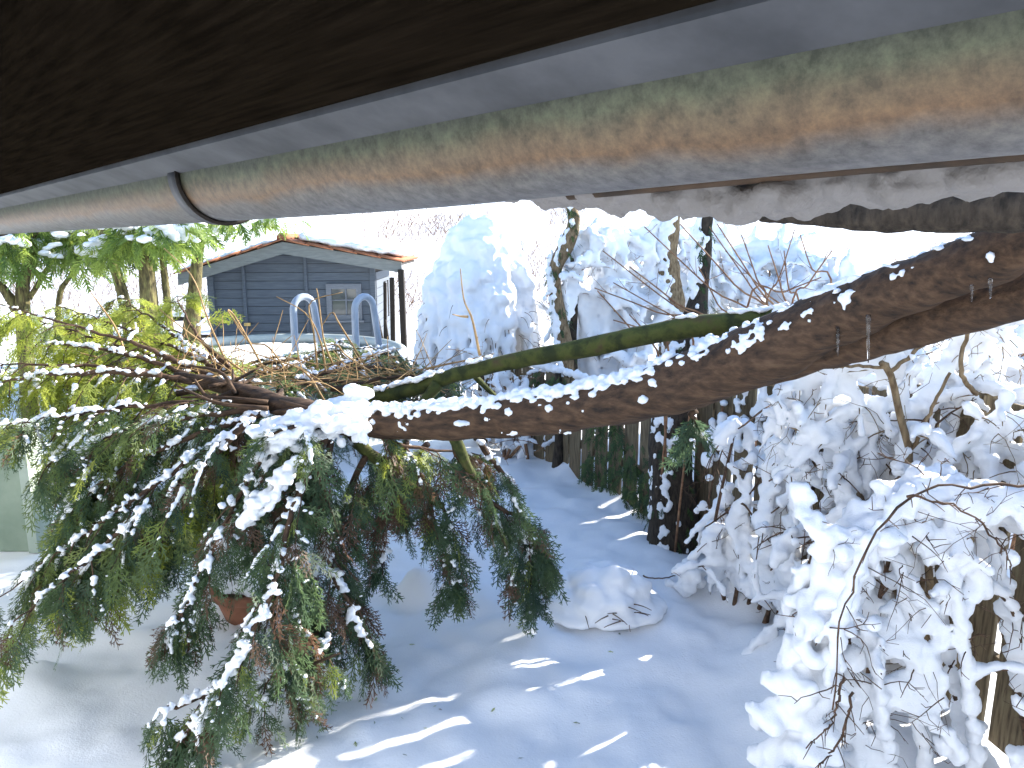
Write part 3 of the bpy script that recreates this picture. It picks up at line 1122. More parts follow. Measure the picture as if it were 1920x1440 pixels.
for k in range(14):
    q = tr_pts[88 + k % 18] + Vector((random.gauss(0, .1), random.gauss(-.05, .08), 0.02))
    e = q + Vector((random.uniform(-.5, .3), random.uniform(-.1, .2), random.uniform(-.06, .16)))
    mbt.tube(spline([q, q.lerp(e, .5) + rv(.03), e], 8), [.016 - .0014 * i for i in range(8)], 6)
mbt.build('broken_branches', BARK, tree, True)['kind'] = 'stuff'

# icicles on the underside
for k, (px, py0, py1, Y, r, lab) in enumerate([(1628, 590, 680, 2.74, .0085, 'longest clear icicle hanging from the trunk, lower of the left pair'), (1571, 612, 668, 2.84, .0075, 'second clear icicle hanging from the trunk, left of the longest one'),
                                               (1822, 534, 566, 2.50, .006, 'short icicle on the thick trunk end, left neighbour of the rightmost one'), (1857, 522, 560, 2.46, .007, 'rightmost frosted icicle on the thick trunk end')]):
    a, b_ = at(px, py0, Y), at(px, py1, Y)
    mbi = MB()
    n_ = 12
    mbi.tube([a.lerp(b_, i / (n_ - 1)) for i in range(n_)], [r * (1 - .8 * i / n_) * (1 + .18 * math.sin(i * 2.1 + k)) for i in range(n_)], 10)
    o = mbi.build('icicle', ICE, None, True)
    tag(o, lab, 'icicle', 'icicles under the fallen trunk')

# ================================================================== SHED
SX, SY = -3.62, 12.2       # ridge x, front face y
shed = thing('garden_shed', 'blue grey painted wooden garden shed with tiled gable roof behind the pool ladder', 'shed', (SX, SY, 0))
shed.rotation_euler.z = R(3)
WL, WR = at(402, 600, SY).x, at(704, 600, SY).x
DEP = 2.0
RIDGE = at(540, 452, SY - .35).z
EL, ER = at(337, 512, SY - .35), at(750, 490, SY - .35)


def roof_z(x):
    if x < SX:
        return RIDGE + (EL.z - RIDGE) * (SX - x) / (SX - EL.x)
    return RIDGE + (ER.z - RIDGE) * (x - SX) / (ER.x - SX)


cols = [WL, at(465, 600, SY).x, at(578, 600, SY).x, WR]
for ci in range(3):
    x0, x1 = cols[ci], cols[ci + 1]
    z = 0.08
    k = 0
    while True:
        h = 0.138
        top = min(roof_z(x0 + .03), roof_z(x1 - .03)) - .13
        if ci == 1:
            top = min(top, 1.93)
        zt = min(z + h, max(roof_z(x0), roof_z(x1), roof_z((x0 + x1) / 2)) - .12)
        if zt - z < .03:
            break
        # trim the board to the roof line
        n_ = 6
        vs_, fs = [], []
        yo = 0.004 * (k % 2) + random.uniform(0, .004)
        for i in range(n_ + 1):
            x = x0 + 0.012 + (x1 - x0 - .024) * i / n_
            zz = max(z + .002, min(zt - .007, roof_z(x) - .12))
            vs_ += [(x, SY - .02 - yo, z), (x, SY - .02 - yo, zz), (x, SY + .01, zz), (x, SY + .01, z)]
        for i in range(n_):
            b0, b1 = i * 4, i * 4 + 4
            fs += [(b0, b1, b1 + 1, b0 + 1), (b0 + 1, b1 + 1, b1 + 2, b0 + 2), (b0 + 3, b0 + 2, b1 + 2, b1 + 3)]
        mbx = MB()
        mbx.add(vs_, fs)
        mbx.build('wall_board', BLUE_WOOD, shed)
        z += h
        k += 1
        if z > 2.4:
            break
# solid wall core behind the boards
mbx = MB()
core = []
for y in (SY + .012, SY + DEP):
    core += [(WL, y, 0), (WR, y, 0), (WR, y, roof_z(WR) - .1), (SX, y, RIDGE - .1), (WL, y, roof_z(WL) - .1)]
mbx.add(core, [(0, 1, 2, 3, 4), (9, 8, 7, 6, 5), (0, 5, 6, 1), (1, 6, 7, 2), (2, 7, 8, 3), (3, 8, 9, 4), (4, 9, 5, 0)])
mbx.build('wall_core', DARK_WOOD, shed)
for x, w in ((WL + .02, .10), (cols[1], .05), (cols[2], .05), (WR - .03, .09)):
    me = bevel_box_mesh('post', w, .05, roof_z(x) - .2, .006)
    o = link('post', me, BLUE_WOOD, shed)
    o.matrix_basis = Matrix.Translation((x, SY - .04, (roof_z(x) - .2) / 2 + .03))
# right side boards
for k in range(13):
    me = bevel_box_mesh('wall_board', .02, DEP - .04, .131, .003)
    o = link('wall_board', me, BLUE_WOOD, shed)
    o.matrix_basis = Matrix.Translation((WR + .012 + .002 * (k % 2), SY + DEP / 2, .15 + k * .138))
# side window (boarded frame) on the right wall
mbx = MB()
mbx.box((WR + .035, SY + 1.2, 1.35), (.02, .5, .62))
sw = mbx.build('side_shutter', BLUE_WOOD, shed)
for dy in (-.22, .22):
    mbx = MB()
    mbx.box((WR + .05, SY + 1.2 + dy, 1.35), (.02, .06, .66))
    mbx.build('shutter_batten', DARK_WOOD, sw)
# front window with frame, panes and muntins
wl, wr, wt, wb = at(613, 565, SY).x, at(678, 565, SY).x, at(640, 532, SY).z, at(640, 600, SY).z
wc = ((wl + wr) / 2, SY - .035, (wt + wb) / 2)
mbx = MB()
W_, H_ = wr - wl, wt - wb
fw = .085
for dx in (-1, 1):
    mbx.box((wc[0] + dx * (W_ - fw) / 2, SY - .05, wc[2]), (fw, .05, H_))
for dz in (-1, 1):
    mbx.box((wc[0], SY - .049, wc[2] + dz * (H_ - fw) / 2), (W_ - 2 * fw, .05, fw))
win = mbx.build('window', WHITE_PAINT, shed)
mbx = MB()
mbx.box((wc[0], SY - .032, wc[2]), (W_ - 2 * fw, .008, H_ - 2 * fw))
mbx.build('pane', GLASS, win)
mbx = MB()
mbx.box((wc[0] + .03, SY - .045, wc[2]), (.022, .02, H_ - 2 * fw))
mbx.box((wc[0], SY - .046, wc[2] + .03), (W_ - 2 * fw, .02, .02))
mbx.build('muntin', WHITE_PAINT, win)
mbx = MB()
mbx.box((wc[0], SY - .07, wb - .02), (W_ + .06, .09, .035))
mbx.build('sill', WHITE_PAINT, win)
mbx = MB()
mbx.box((cols[1] + .02, SY - .07, at(470, 607, SY).z), (.10, .02, .05))
mbx.build('latch', BRASS, shed)
# barge boards
for sgn, E in ((-1, EL), (1, ER)):
    mbx = MB()
    y0, y1 = SY - .40, SY - .365
    hb = .175
    xa, za, xb, zb = SX, RIDGE - .01, E.x, E.z - .01
    ve = []
    for y in (y0, y1):
        ve += [(xa, y, za), (xb, y, zb), (xb, y, zb - hb), (xa, y, za - hb * 1.08)]
    mbx.add(ve, [(0, 1, 2, 3), (7, 6, 5, 4), (0, 4, 5, 1), (1, 5, 6, 2), (2, 6, 7, 3), (3, 7, 4, 0)])
    mbx.build('barge_board', GREY_WOOD, shed)
    # roof deck
    mbx = MB()
    ve = []
    for y in (SY - .365, SY + DEP + .3):
        ve += [(xa, y, za - .02), (xb, y, zb - .02), (xb, y, zb - .055), (xa, y, za - .055)]
    mbx.add(ve, [(0, 1, 2, 3), (7, 6, 5, 4), (0, 4, 5, 1), (1, 5, 6, 2), (2, 6, 7, 3), (3, 7, 4, 0)])
    mbx.build('roof_deck', DARK_WOOD, shed)
    # clay tiles, five courses down each slope, each tile tipped over the one below
    slope = Vector((xb - xa, 0, zb - za))
    Ls = slope.length
    slope.normalize()
    nor = Vector((-slope.z, 0, slope.x)) * (1 if sgn > 0 else -1)
    tile_me = None
    for c in range(5):
        for r_ in range(9):
            if tile_me is None:
                bmv = MB()
                nseg = 6
                tw_, tl_ = .345, Ls / 5 + .05
                ve = []
                for e in (0, 1):
                    for s_ in range(nseg + 1):
                        a = math.pi * s_ / nseg
                        ve.append((e * tl_, (s_ / nseg - .5) * tw_, .030 * math.sin(a)))
                    for s_ in range(nseg + 1):
                        a = math.pi * s_ / nseg
                        ve.append((e * tl_, (s_ / nseg - .5) * tw_, .030 * math.sin(a) - .016))
                m_ = nseg + 1
                fs = []
                for s_ in range(nseg):
                    fs.append((s_, s_ + 1, 2 * m_ + s_ + 1, 2 * m_ + s_))
                    fs.append((m_ + s_ + 1, m_ + s_, 3 * m_ + s_, 3 * m_ + s_ + 1))
                    fs.append((s_ + 1, s_, m_ + s_, m_ + s_ + 1))
                    fs.append((2 * m_ + s_, 2 * m_ + s_ + 1, 3 * m_ + s_ + 1, 3 * m_ + s_))
                fs += [(0, 2 * m_, 3 * m_, m_), (m_ - 1, 2 * m_ - 1, 4 * m_ - 1, 3 * m_ - 1)]
                bmv.add(ve, fs)
                tile_me = bmv.mesh('roof_tile', True)
                tile_me.materials.append(TILE)
            o = bpy.data.objects.new('roof_tile', tile_me)
            COL.objects.link(o)
            o.parent = shed
            o.matrix_parent_inverse = Matrix.Translation(-Vector(shed.location))
            tilt = -.05 * 1
            p0 = Vector((xa, SY - .28 + r_ * .335 + random.uniform(-.008, .008), za)) + slope * (c * Ls / 5 - .0) + nor * (.028 + random.uniform(-.003, .003))
            ax = (slope + nor * (-.045)).normalized()
            ay = Vector((0, 1, 0))
            az_ = ax.cross(ay)
            if az_.z < 0:
                ay = -ay
                az_ = -az_
            M_ = Matrix((ax, ay, az_)).transposed().to_4x4()
            o.matrix_basis = Matrix.Translation(p0 + nor * .012) @ M_
# ridge tile
mbx = MB()
pts = [Vector((SX, SY - .42 + i * .3, RIDGE + .045)) for i in range(11)]
mbx.tube(pts, [.085] * 11, 12)
for i in range(len(mbx.v)):
    v = mbx.v[i]
    if v[2] < RIDGE + .02:
        mbx.v[i] = (v[0], v[1], RIDGE + .02)
mbx.build('ridge_tile', TILE, shed, True)
# snow lying on the roof, thick on the right slope
bl = []
for k in range(330):
    f = random.uniform(.12, 1.0)
    x = SX + (ER.x - SX) * f
    y = random.uniform(SY - .33, SY + DEP + .2)
    bl.append((x, y, roof_z(x) + .115 + random.uniform(-.012, .02), .13, .13, .065))
snow_mesh('roof_snow', bl, shed, .035, .012, 9, 2)
bl = []
for k in range(330):
    f = random.uniform(.12, 1.0)
    x = SX + (EL.x - SX) * f
    y = random.uniform(SY - .20, SY + DEP + .2)
    bl.append((x, y, roof_z(x) + .065 + random.uniform(-.01, .012), .13, .12, .035))
snow_mesh('roof_snow', bl, shed, .03, .010, 9, 2)

# dark timber leaning and standing on the right of the shed
for k, (px0, py0, px1, py1, Y, w, lab) in enumerate([(752, 505, 760, 690, 11.9, .13, 'tall dark post standing at the right corner of the shed'),
                                                     (706, 590, 738, 690, 11.6, .06, 'dark plank leaning by the sunlit side of the shed, left one'),
                                                     (735, 520, 738, 690, 11.95, .10, 'weathered plank standing between the tall dark post and the shed wall'),
                                                     (722, 530, 722, 690, 12.05, .07, 'slim dark plank standing closest to the shed wall'),
                                                     (722, 600, 742, 690, 11.5, .05, 'dark plank leaning by the sunlit side of the shed, right one')]):
    a, b_ = at(px0, py0, Y), at(px1, py1, Y)
    b_.z = 0.0
    mbx = MB()
    L = (a - b_).length
    rot = (a - b_).to_track_quat('Z', 'Y').to_matrix()
    me = bevel_box_mesh('timber', w, w * .7, L, .006)
    o = link('timber_post', me, DARK_WOOD)
    o.matrix_basis = Matrix.Translation((a + b_) / 2) @ rot.to_4x4()
    tag(o, lab, 'timber')

# pool behind the brush, with ladder
PC = Vector((-3.15, 9.3, 0))
pool = thing('swimming_pool', 'round above ground pool with pale grey rim under snow', 'pool', PC)
mbx = MB()
n_ = 56
ve, fs = [], []
prof = [(1.75, 0.0), (1.75, 0.92), (1.70, 0.92), (1.70, 0.0)]
for i in range(n_):
    a = 2 * math.pi * i / n_
    for r_, z in prof:
        ve.append((PC.x + r_ * math.cos(a), PC.y + r_ * math.sin(a), z))
for i in range(n_):
    j = (i + 1) % n_
    for k in range(3):
        fs.append((i * 4 + k, j * 4 + k, j * 4 + k + 1, i * 4 + k + 1))
mbx.add(ve, fs)
mbx.build('wall', POOLM, pool, True)
mbx = MB()
mbx.tube([Vector((PC.x + 1.74 * math.cos(2 * math.pi * i / n_), PC.y + 1.74 * math.sin(2 * math.pi * i / n_), 0.93)) for i in range(n_ + 1)], .075, 8, False)
mbx.build('rim', POOLM, pool, True)
bl = []
for k in range(500):
    a = random.uniform(0, 6.283)
    r_ = 1.55 * math.sqrt(random.random())
    bl.append((PC.x + r_ * math.cos(a), PC.y + r_ * math.sin(a), .83, .22, .22, .08))
snow_mesh('pool_snow', bl, pool, .05, .02, 5, 2)

lad = thing('pool_ladder', 'blue grey pool ladder with two arched handrails in front of the shed', 'ladder', at(620, 690, 7.7))
for px in (556, 668):
    A = at(px + 5, 660, 7.75)
    w = 0.0
    x0 = A.x
    top = at(px, 556, 7.75).z
    pts = []
    for i in range(30):
        f = i / 29
        if f < .3:
            q = Vector((x0 + .0, 7.62, top - .13 - (top - .13 + .15) * (1 - f / .3)))
        elif f < .6:
            a = math.pi * (1 - (f - .3) / .3)
            q = Vector((x0 + .075 + .075 * math.cos(a), 7.62 + .12 + .12 * math.cos(a), top - .13 + .13 * math.sin(a)))
        else:
            g = (f - .6) / .4
            q = Vector((x0 + .15 + .16 * g, 7.86 + .25 * g, top - .13 - (top - .03) * g))
        pts.append(q)
    mbx = MB()
    mbx.tube(pts, .036, 12)
    mbx.build('handrail', RAIL, lad, True)
for k in range(3):
    a, b_ = at(562, 650, 7.62).x, at(674, 650, 7.62).x
    me = bevel_box_mesh('step', b_ - a, .10, .03, .006)
    o = link('step', me, RAIL, lad)
    o.matrix_basis = Matrix.Translation(((a + b_) / 2, 7.62, .3 + .27 * k))

# far rail fence left of the shed
rf = thing('rail_fence', 'low dark rail fence capped with snow between trees and shed', 'fence', at(370, 650, 15))
for py in (596, 630):
    a, b_ = at(120, py + 6, 15.0), at(420, py, 15.0)
    mbx = MB()
    mbx.tube([a, b_], .05, 6)
    mbx.build('rail', DARK_WOOD, rf)
    snow_mesh('rail_snow', snow_along([a, b_], .07, .07, .7, .3, 1.0, .7), rf, .03, .01, 9)
for px in (150, 260, 352, 400):
    a = at(px, 588, 15.06)
    mbx = MB()
    mbx.tube([Vector((a.x, a.y + .04, -.05)), a], .06, 8)
    mbx.build('post', DARK_WOOD, rf)

# pale green wall at the left edge
gw = thing('green_wall', 'pale green painted low wall at the left edge behind hanging boughs', 'wall', at(20, 1010, 5.3))
a, b_ = at(-330, 1010, 5.3), at(52, 1010, 5.3)
mbx = MB()
mbx.box(((a.x + b_.x) / 2, 5.4, .45), (b_.x - a.x, .15, .9))
mbx.build('wall_panel', GREENW, gw)
mbx = MB()
mbx.box((b_.x + .035, 5.39, .46), (.07, .19, .92))
mbx.box(((a.x + b_.x) / 2, 5.40, .945), (b_.x - a.x + .14, .2, .07))
mbx.build('coping', GREENT, gw)

# ================================================================== STANDING CONIFERS ON THE LEFT
def conifer(label, stems, crown_px, n_sprays, seed, top):
    random.seed(seed)
    base = at(*stems[0][0])
    t = thing('conifer', label, 'tree', (base.x, base.y, 0), 'conifers behind the fallen crown')
    for k, (p0, p1, p2, r) in enumerate(stems):
        A, B, C = at(*p0), at(*p1), at(*p2)
        A = Vector((A.x, A.y, 0)) if k == 0 or A.z < 1.0 else A
        D = C + (C - B) * (top if k == 0 else .7)
        pts = spline([A, B, C, D], 30)
        rough_tube('trunk', pts, [r * (1 - .02 * i) for i in range(30)], BARK_T, t, 16, r * .12, (5, 5, 2))
    items, bl = [], []
    for (px, py, Y, rx, ry, rz) in crown_px:
        c = at(px, py, Y)
        nn = int(n_sprays * rx * rz / .25)
        wood = MB()
        for _ in range(nn):
            d = rv().normalized()
            q = c + Vector((d.x * rx, d.y * ry, d.z * rz)) * random.random() ** .4
            dr = Vector((d.x, d.y * .6, -.35 - .5 * random.random())) + rv(.25)
            items.append((q, dr, Vector((0, 0, 1)) + rv(.5), random.uniform(.14, .3), min(.8, max(0, random.gauss(.55, .18)))))
        for _ in range(int(nn * .16)):
            d = rv().normalized()
            d.z = abs(d.z) * .8 - .15
            q = c + Vector((d.x * rx, d.y * ry, d.z * rz)) * random.uniform(.75, 1.0)
            r = random.uniform(.035, .085)
            for _ in range(3):
                bl.append((q.x + random.gauss(0, r), q.y + random.gauss(0, r), q.z + random.gauss(0, r * .4), r * 1.3, r * 1.2, r * .6))
    foliage_mesh('crown', items, FOLI_T, t, SPRAYS_LOW + SPRAYS[:1])
    snow_mesh('crown_snow', bl, t, .022, .012, 16, 1)
    return t


conifer('leftmost conifer, dark forked trunk with branches spreading both ways', [((40, 640, 9.5), (42, 560, 9.5), (62, 470, 9.5), .11), ((30, 580, 9.5), (5, 540, 9.4), (-40, 500, 9.3), .07), ((55, 560, 9.5), (85, 510, 9.6), (110, 470, 9.7), .035)],
        [(40, 465, 9.2, .42, .5, .30), (-40, 460, 9.4, .5, .6, .4), (100, 425, 9.6, .4, .5, .25), (-60, 170, 10.5, .9, .9, .6)], 260, 21, 4.0)
conifer('thin conifer leaning right with yellow lit bark, second from left', [((92, 640, 9.8), (110, 570, 9.8), (140, 500, 9.8), .05)],
        [(160, 480, 9.6, .40, .5, .24), (190, 440, 9.7, .45, .5, .26), (150, 430, 9.9, .4, .4, .3), (150, 170, 11, .7, .7, .5)], 240, 22, 3.0)
conifer('conifer with trunk leaning left between thin tree and double trunk', [((255, 660, 9.2), (236, 580, 9.2), (206, 480, 9.2), .085), ((246, 590, 9.2), (236, 545, 9.3), (222, 500, 9.4), .03)],
        [(215, 465, 9.0, .30, .4, .22), (240, 440, 9.1, .35, .4, .22), (200, 150, 10.5, .6, .7, .5)], 240, 23, 4.0)
conifer('conifer with thick straight trunk and slim second stem, drooping lit foliage', [((285, 660, 9.0), (279, 560, 9.0), (272, 450, 9.0), .12), ((322, 660, 9.1), (312, 550, 9.1), (303, 470, 9.1), .055)],
        [(270, 448, 8.7, .38, .4, .22), (320, 445, 8.8, .35, .4, .2), (300, 425, 8.8, .5, .4, .18), (260, 150, 10.5, .7, .7, .5)], 240, 24, 4.0)
conifer('conifer with mossy trunk just left of the shed roof end', [((345, 690, 10.4), (362, 580, 10.4), (374, 440, 10.4), .135)],
        [(350, 442, 10.0, .32, .4, .16), (440, 415, 10.2, .6, .4, .10), (520, 410, 10.2, .4, .4, .07), (380, 150, 11.5, .8, .8, .6)], 220, 25, 5.0)
random.seed(26)
ct = thing('shade_pine', 'tall unseen tree added to shade the snow, high broad crown beyond the fence, outside the right edge of the view', 'tree', (9.6, 11.35, 0))  # unseen tree added, its crown shaped to shade the lower-left snow
rough_tube('trunk', [Vector((9.6 + .02 * i, 11.35, -.1 + .245 * i)) for i in range(28)], [.2 - .005 * i for i in range(28)], BARK_T, ct, 14, .02)
items = []
for k in range(2400):
    z = random.uniform(5.75, 7.25)
    e = 1 - abs(z - 6.5) / 1.2
    rr = 1.35 * e ** .5 * math.sqrt(random.random())
    a = random.uniform(0, 6.283)
    q = Vector((9.8 + rr * .8 * math.cos(a), 11.35 + rr * math.sin(a), z))
    items.append((q, Vector((math.cos(a), math.sin(a), -.2)) + rv(.3), Vector((0, 0, 1)) + rv(.5), random.uniform(.3, .5), random.uniform(.3, .8)))
foliage_mesh('crown', items, FOLI_T, ct, SPRAYS_LOW)
random.seed(99)

# ================================================================== SNOW LADEN WEEPING TREE
def weeping():
    c = at(900, 700, 8.6)
    t = thing('weeping_tree', 'small weeping tree wholly buried in snow, white haystack behind the mossy limb', 'tree', (c.x, c.y, 0))
    top = at(905, 400, 8.6).z
    rx = (at(1015, 0, 8.6).x - at(775, 0, 8.6).x) / 2
    tr = spline([Vector((c.x, c.y, -.05)), Vector((c.x + .05, c.y, 1.0)), Vector((c.x - .03, c.y, top - .25))], 16)
    rough_tube('trunk', tr, [.09 - .003 * i for i in range(16)], BARK_D, t, 14, .01)
    bl = []
    br = MB()
    for k in range(210):
        a = random.uniform(0, 2 * math.pi)
        sp_ = math.sqrt(random.random())
        R0 = rx * (0.25 + .78 * sp_)
        zt = top - .06 - .95 * sp_ ** 1.7 * (1 + .12 * random.gauss(0, 1)) - random.uniform(0, .10)
        zb = random.uniform(.35, .85) if sp_ > .55 else zt - .5
        start = Vector((c.x, c.y, top - .3))
        p1 = Vector((c.x + math.cos(a) * R0 * .75, c.y + math.sin(a) * R0 * .75, zt))
        p2 = Vector((c.x + math.cos(a) * R0 * 1.0, c.y + math.sin(a) * R0 * 1.0, zt - .30))
        p3 = Vector((c.x + math.cos(a) * R0 * 1.05 + random.gauss(0, .04), c.y + math.sin(a) * R0 * 1.05, min(zb, zt - .35)))
        pts = spline([start, p1, p2, p3], 18)
        br.tube(pts, [.012 - .0005 * i for i in range(18)], 4, False)
        bl += snow_along(pts[3:11], .105, .085, .7, .3, .1, .9)
        bl += snow_along(pts[10:], .055, .018, .9, .4, .1, 1.4, .72)
    br.build('hanging_branches', TWIG, t, True)['kind'] = 'stuff'
    snow_mesh('snow', bl, t, .02, .012, 9, 2)
    # thin twigs poking out
    tw = MB()
    for k in range(90):
        a = random.uniform(math.pi, 2 * math.pi)
        z = random.uniform(.5, 1.7)
        q = Vector((c.x + math.cos(a) * rx * 1.0, c.y + math.sin(a) * rx * 1.0, z))
        tw.tube(droopy_twig(q, Vector((math.cos(a), math.sin(a), .2)) + rv(.3), random.uniform(.1, .25), 4, 1.5), [.004, .0035, .003, .0025, .002], 3, False)
    tw.build('twigs', TWIG, t, True)['kind'] = 'stuff'


weeping()


# ================================================================== FENCE LINE (planks come later)
FEN = [Vector((-0.35, 8.9)), Vector((0.55, 7.35)), Vector((1.50, 5.45)), Vector((2.22, 3.5)), Vector((2.62, 1.2)), Vector((2.7, -1.0))]
PITCHF = 0.235
cum = [0]
for a, b_ in zip(FEN, FEN[1:]):
    cum.append(cum[-1] + (b_ - a).length)


def fpos(s):
    for k in range(len(cum) - 1):
        if s <= cum[k + 1] or k == len(cum) - 2:
            d = (FEN[k + 1] - FEN[k]).normalized()
            return FEN[k] + d * (s - cum[k]), d



HX, HY = math.sin(R(SUN_AZ)), math.cos(R(SUN_AZ))
GAPS = [fpos(0.1 + PITCHF * (k + .5))[0] for k in range(12, 26)]
GAPC = [g_.x * HY - g_.y * HX for g_ in GAPS]


def sun_slot(b_):
    """True where shrub snow is carved away so sun streaks pass a gap between two planks."""
    c_ = b_[0] * HY - b_[1] * HX
    return b_[2] > .55 and min(abs(c_ - g_) for g_ in GAPC) < .030 + b_[3] * .75


# ================================================================== SNOW LADEN SHRUBS
def snowy_shrub(name, label, cat, origin, stems, side_len=(.15, .4), sides=5, r_main=.05, r_side=.035, voxel=.016, keep=.9, twigs=60, bark=None, seed=1, noise=.010, group=None, stem_r=.014, levels=True, snow_main=True, smooth=3, side_from=4, extra=(), zmax=None):
    """stems: list of control-point lists in world space."""
    random.seed(seed)
    bark = bark or TWIG
    t = thing(name, label, cat, origin, group)
    bl = list(extra)
    tw = MB()
    for ctrl in stems:
        n_ = 22
        pts = spline(ctrl, n_)
        mb_ = MB()
        mb_.tube(pts, [stem_r * (1 - .75 * i / n_) for i in range(n_)], 7)
        mb_.build('stem', bark, t, True)
        if snow_main:
            bl += snow_along(pts[3:], r_main, r_main * .7, .7, .3, .55, .95, keep)
        for _ in range(sides):
            i = random.randrange(side_from, n_ - 1)
            T = (pts[i + 1] - pts[i - 1]).normalized()
            d = (rv(1) + T * .6 + Vector((0, 0, .25))).normalized()
            L = random.uniform(*side_len)
            q = droopy_twig(pts[i], d, L, 7, random.uniform(.4, 1.6))
            tw.tube(q, [.006, .0055, .005, .0045, .004, .0035, .003, .002], 4, False)
            bl += snow_along(q[1:], r_side, r_side * .6, .75, .35, .5, .9, keep)
            if levels:
                for _ in range(2):
                    j = random.randrange(2, 7)
                    d2 = (rv(1) + Vector((0, 0, .1))).normalized()
                    q2 = droopy_twig(q[j], d2, L * .6, 4, 1.0)
                    tw.tube(q2, [.004, .0035, .003, .0025, .002], 3, False)
                    bl += snow_along(q2[1:], r_side * .7, r_side * .45, .8, .35, .5, .9, keep * .85)
    k = 0
    while k < twigs and bl:
        b_ = random.choice(bl)
        d = Vector((random.gauss(0, 1), -abs(random.gauss(.25, .35)), random.gauss(.1, .9))).normalized()
        p0 = Vector(b_[:3]) + Vector((0, -b_[4] * .8, 0))
        L = random.choice((.08, .14, .2, .3)) * random.uniform(.7, 1.3)
        q = [p0]
        for j in range(6):
            d = (d + rv(.22) + Vector((0, 0, -.10))).normalized()
            q.append(q[-1] + d * L / 6)
        w_ = random.uniform(.0016, .0034)
        tw.tube(q, [w_ * (1 - .1 * j) for j in range(7)], 3, False)
        for j in (2, 3, 4, 5):
            if random.random() < .6:
                e_ = (d + rv(.9)).normalized()
                tw.tube([q[j], q[j] + e_ * L * .14, q[j] + (e_ + rv(.3)).normalized() * L * .3], [w_ * .7, w_ * .6, w_ * .4], 3, False)
        k += 1
    if tw.v:
        tw.build('twigs', bark, t, True)['kind'] = 'stuff'
    if zmax:
        bl = [b_ for b_ in bl if b_[2] < zmax and not sun_slot(b_)]  # slots carved through the snow let sun streaks reach the ground
    snow_mesh('snow', bl, t, voxel, noise, 21, smooth)
    return t


def P3(*L):
    return [at(*q) for q in L]


def G(px, Y):
    """Ground point on the vertical below photo column px at distance Y (column taken at the horizon)."""
    x = (px - 960) / F * Y
    return Vector((x, Y, -.03))


def snow_curtain(px0, px1, py0, py1, Yf, sp, r, thresh, seed, relief=.12, fx=9., fz=6., lean=.4):
    """Lumps of snow spread over a shrub's outer surface; holes where the twigs carry none."""
    rs = random.Random(seed)
    out = []
    Ym = Yf((px0 + px1) / 2)
    nx_ = int((px1 - px0) / F * Ym / sp)
    ny_ = int((py1 - py0) / F * Ym / sp)
    for i in range(nx_):
        for j in range(ny_):
            px = px0 + (px1 - px0) * (i + rs.uniform(-.4, .4)) / nx_
            py = py0 + (py1 - py0) * (j + rs.uniform(-.4, .4)) / ny_
            q = at(px, py, Yf(px))
            n1 = fbm(np.array([[q.x * fx + q.z * lean * fx, q.z * fz, seed * 3.7]]), 2)[0]
            if n1 < thresh(px, py):
                continue
            n2 = fbm(np.array([[q.x * 3.2, q.z * 3.2, seed * 1.3 + 40]]), 3)[0]
            q = q + Vector((0, -relief * n2 - .04 * n1, 0))
            rr = r * rs.uniform(.75, 1.25)
            out.append((q.x, q.y, q.z, rr, rr * 1.2, rr * rs.uniform(.8, 1.2)))
    return out


# --- right foreground shrub: hand-laid arching branches
st = [P3((1960, 1600, 2.9), (1900, 1250, 2.9), (1850, 960, 2.8), (1740, 905, 2.7), (1650, 990, 2.6), (1590, 1120, 2.55), (1555, 1290, 2.5)),
      P3((1960, 1600, 2.9), (1960, 1100, 2.9), (1900, 990, 2.8), (1800, 960, 2.7), (1700, 930, 2.7)),
      P3((1850, 1600, 2.9), (1790, 1300, 2.8), (1770, 1120, 2.7), (1800, 1050, 2.65), (1860, 1080, 2.6)),
      P3((1850, 1600, 2.8), (1830, 1440, 2.7), (1810, 1250, 2.65), (1790, 1090, 2.65)),
      P3((1700, 1560, 2.75), (1660, 1400, 2.7), (1640, 1250, 2.65), (1600, 1150, 2.6)),
      P3((1760, 1600, 2.9), (1720, 1350, 2.8), (1700, 1150, 2.75), (1680, 1050, 2.75)),
      P3((1960, 1600, 3.0), (1930, 1300, 2.9), (1900, 1150, 2.8), (1840, 1100, 2.7), (1810, 1160, 2.65))]
cur = snow_curtain(1490, 1990, 915, 1500, lambda px: 2.78 - .0003 * (px - 1500), .030, .030,
                   lambda px, py: -.32 + .86 * min(1, max(0, (px - 1590) / 200)) * min(1, max(0, (py - 960) / 220)) + (.6 if py < 960 + .35 * abs(px - 1760) and px < 1760 else 0), 5)
t = snowy_shrub('arching_shrub', 'nearest snow laden shrub at lower right, long branch arching down to the left', 'shrub', (2.0, 2.8, 0), st, (.10, .26), 2, .040, .030, .013, .9, 110, TWIG, 31, stem_r=.012, levels=False, smooth=2, extra=cur)
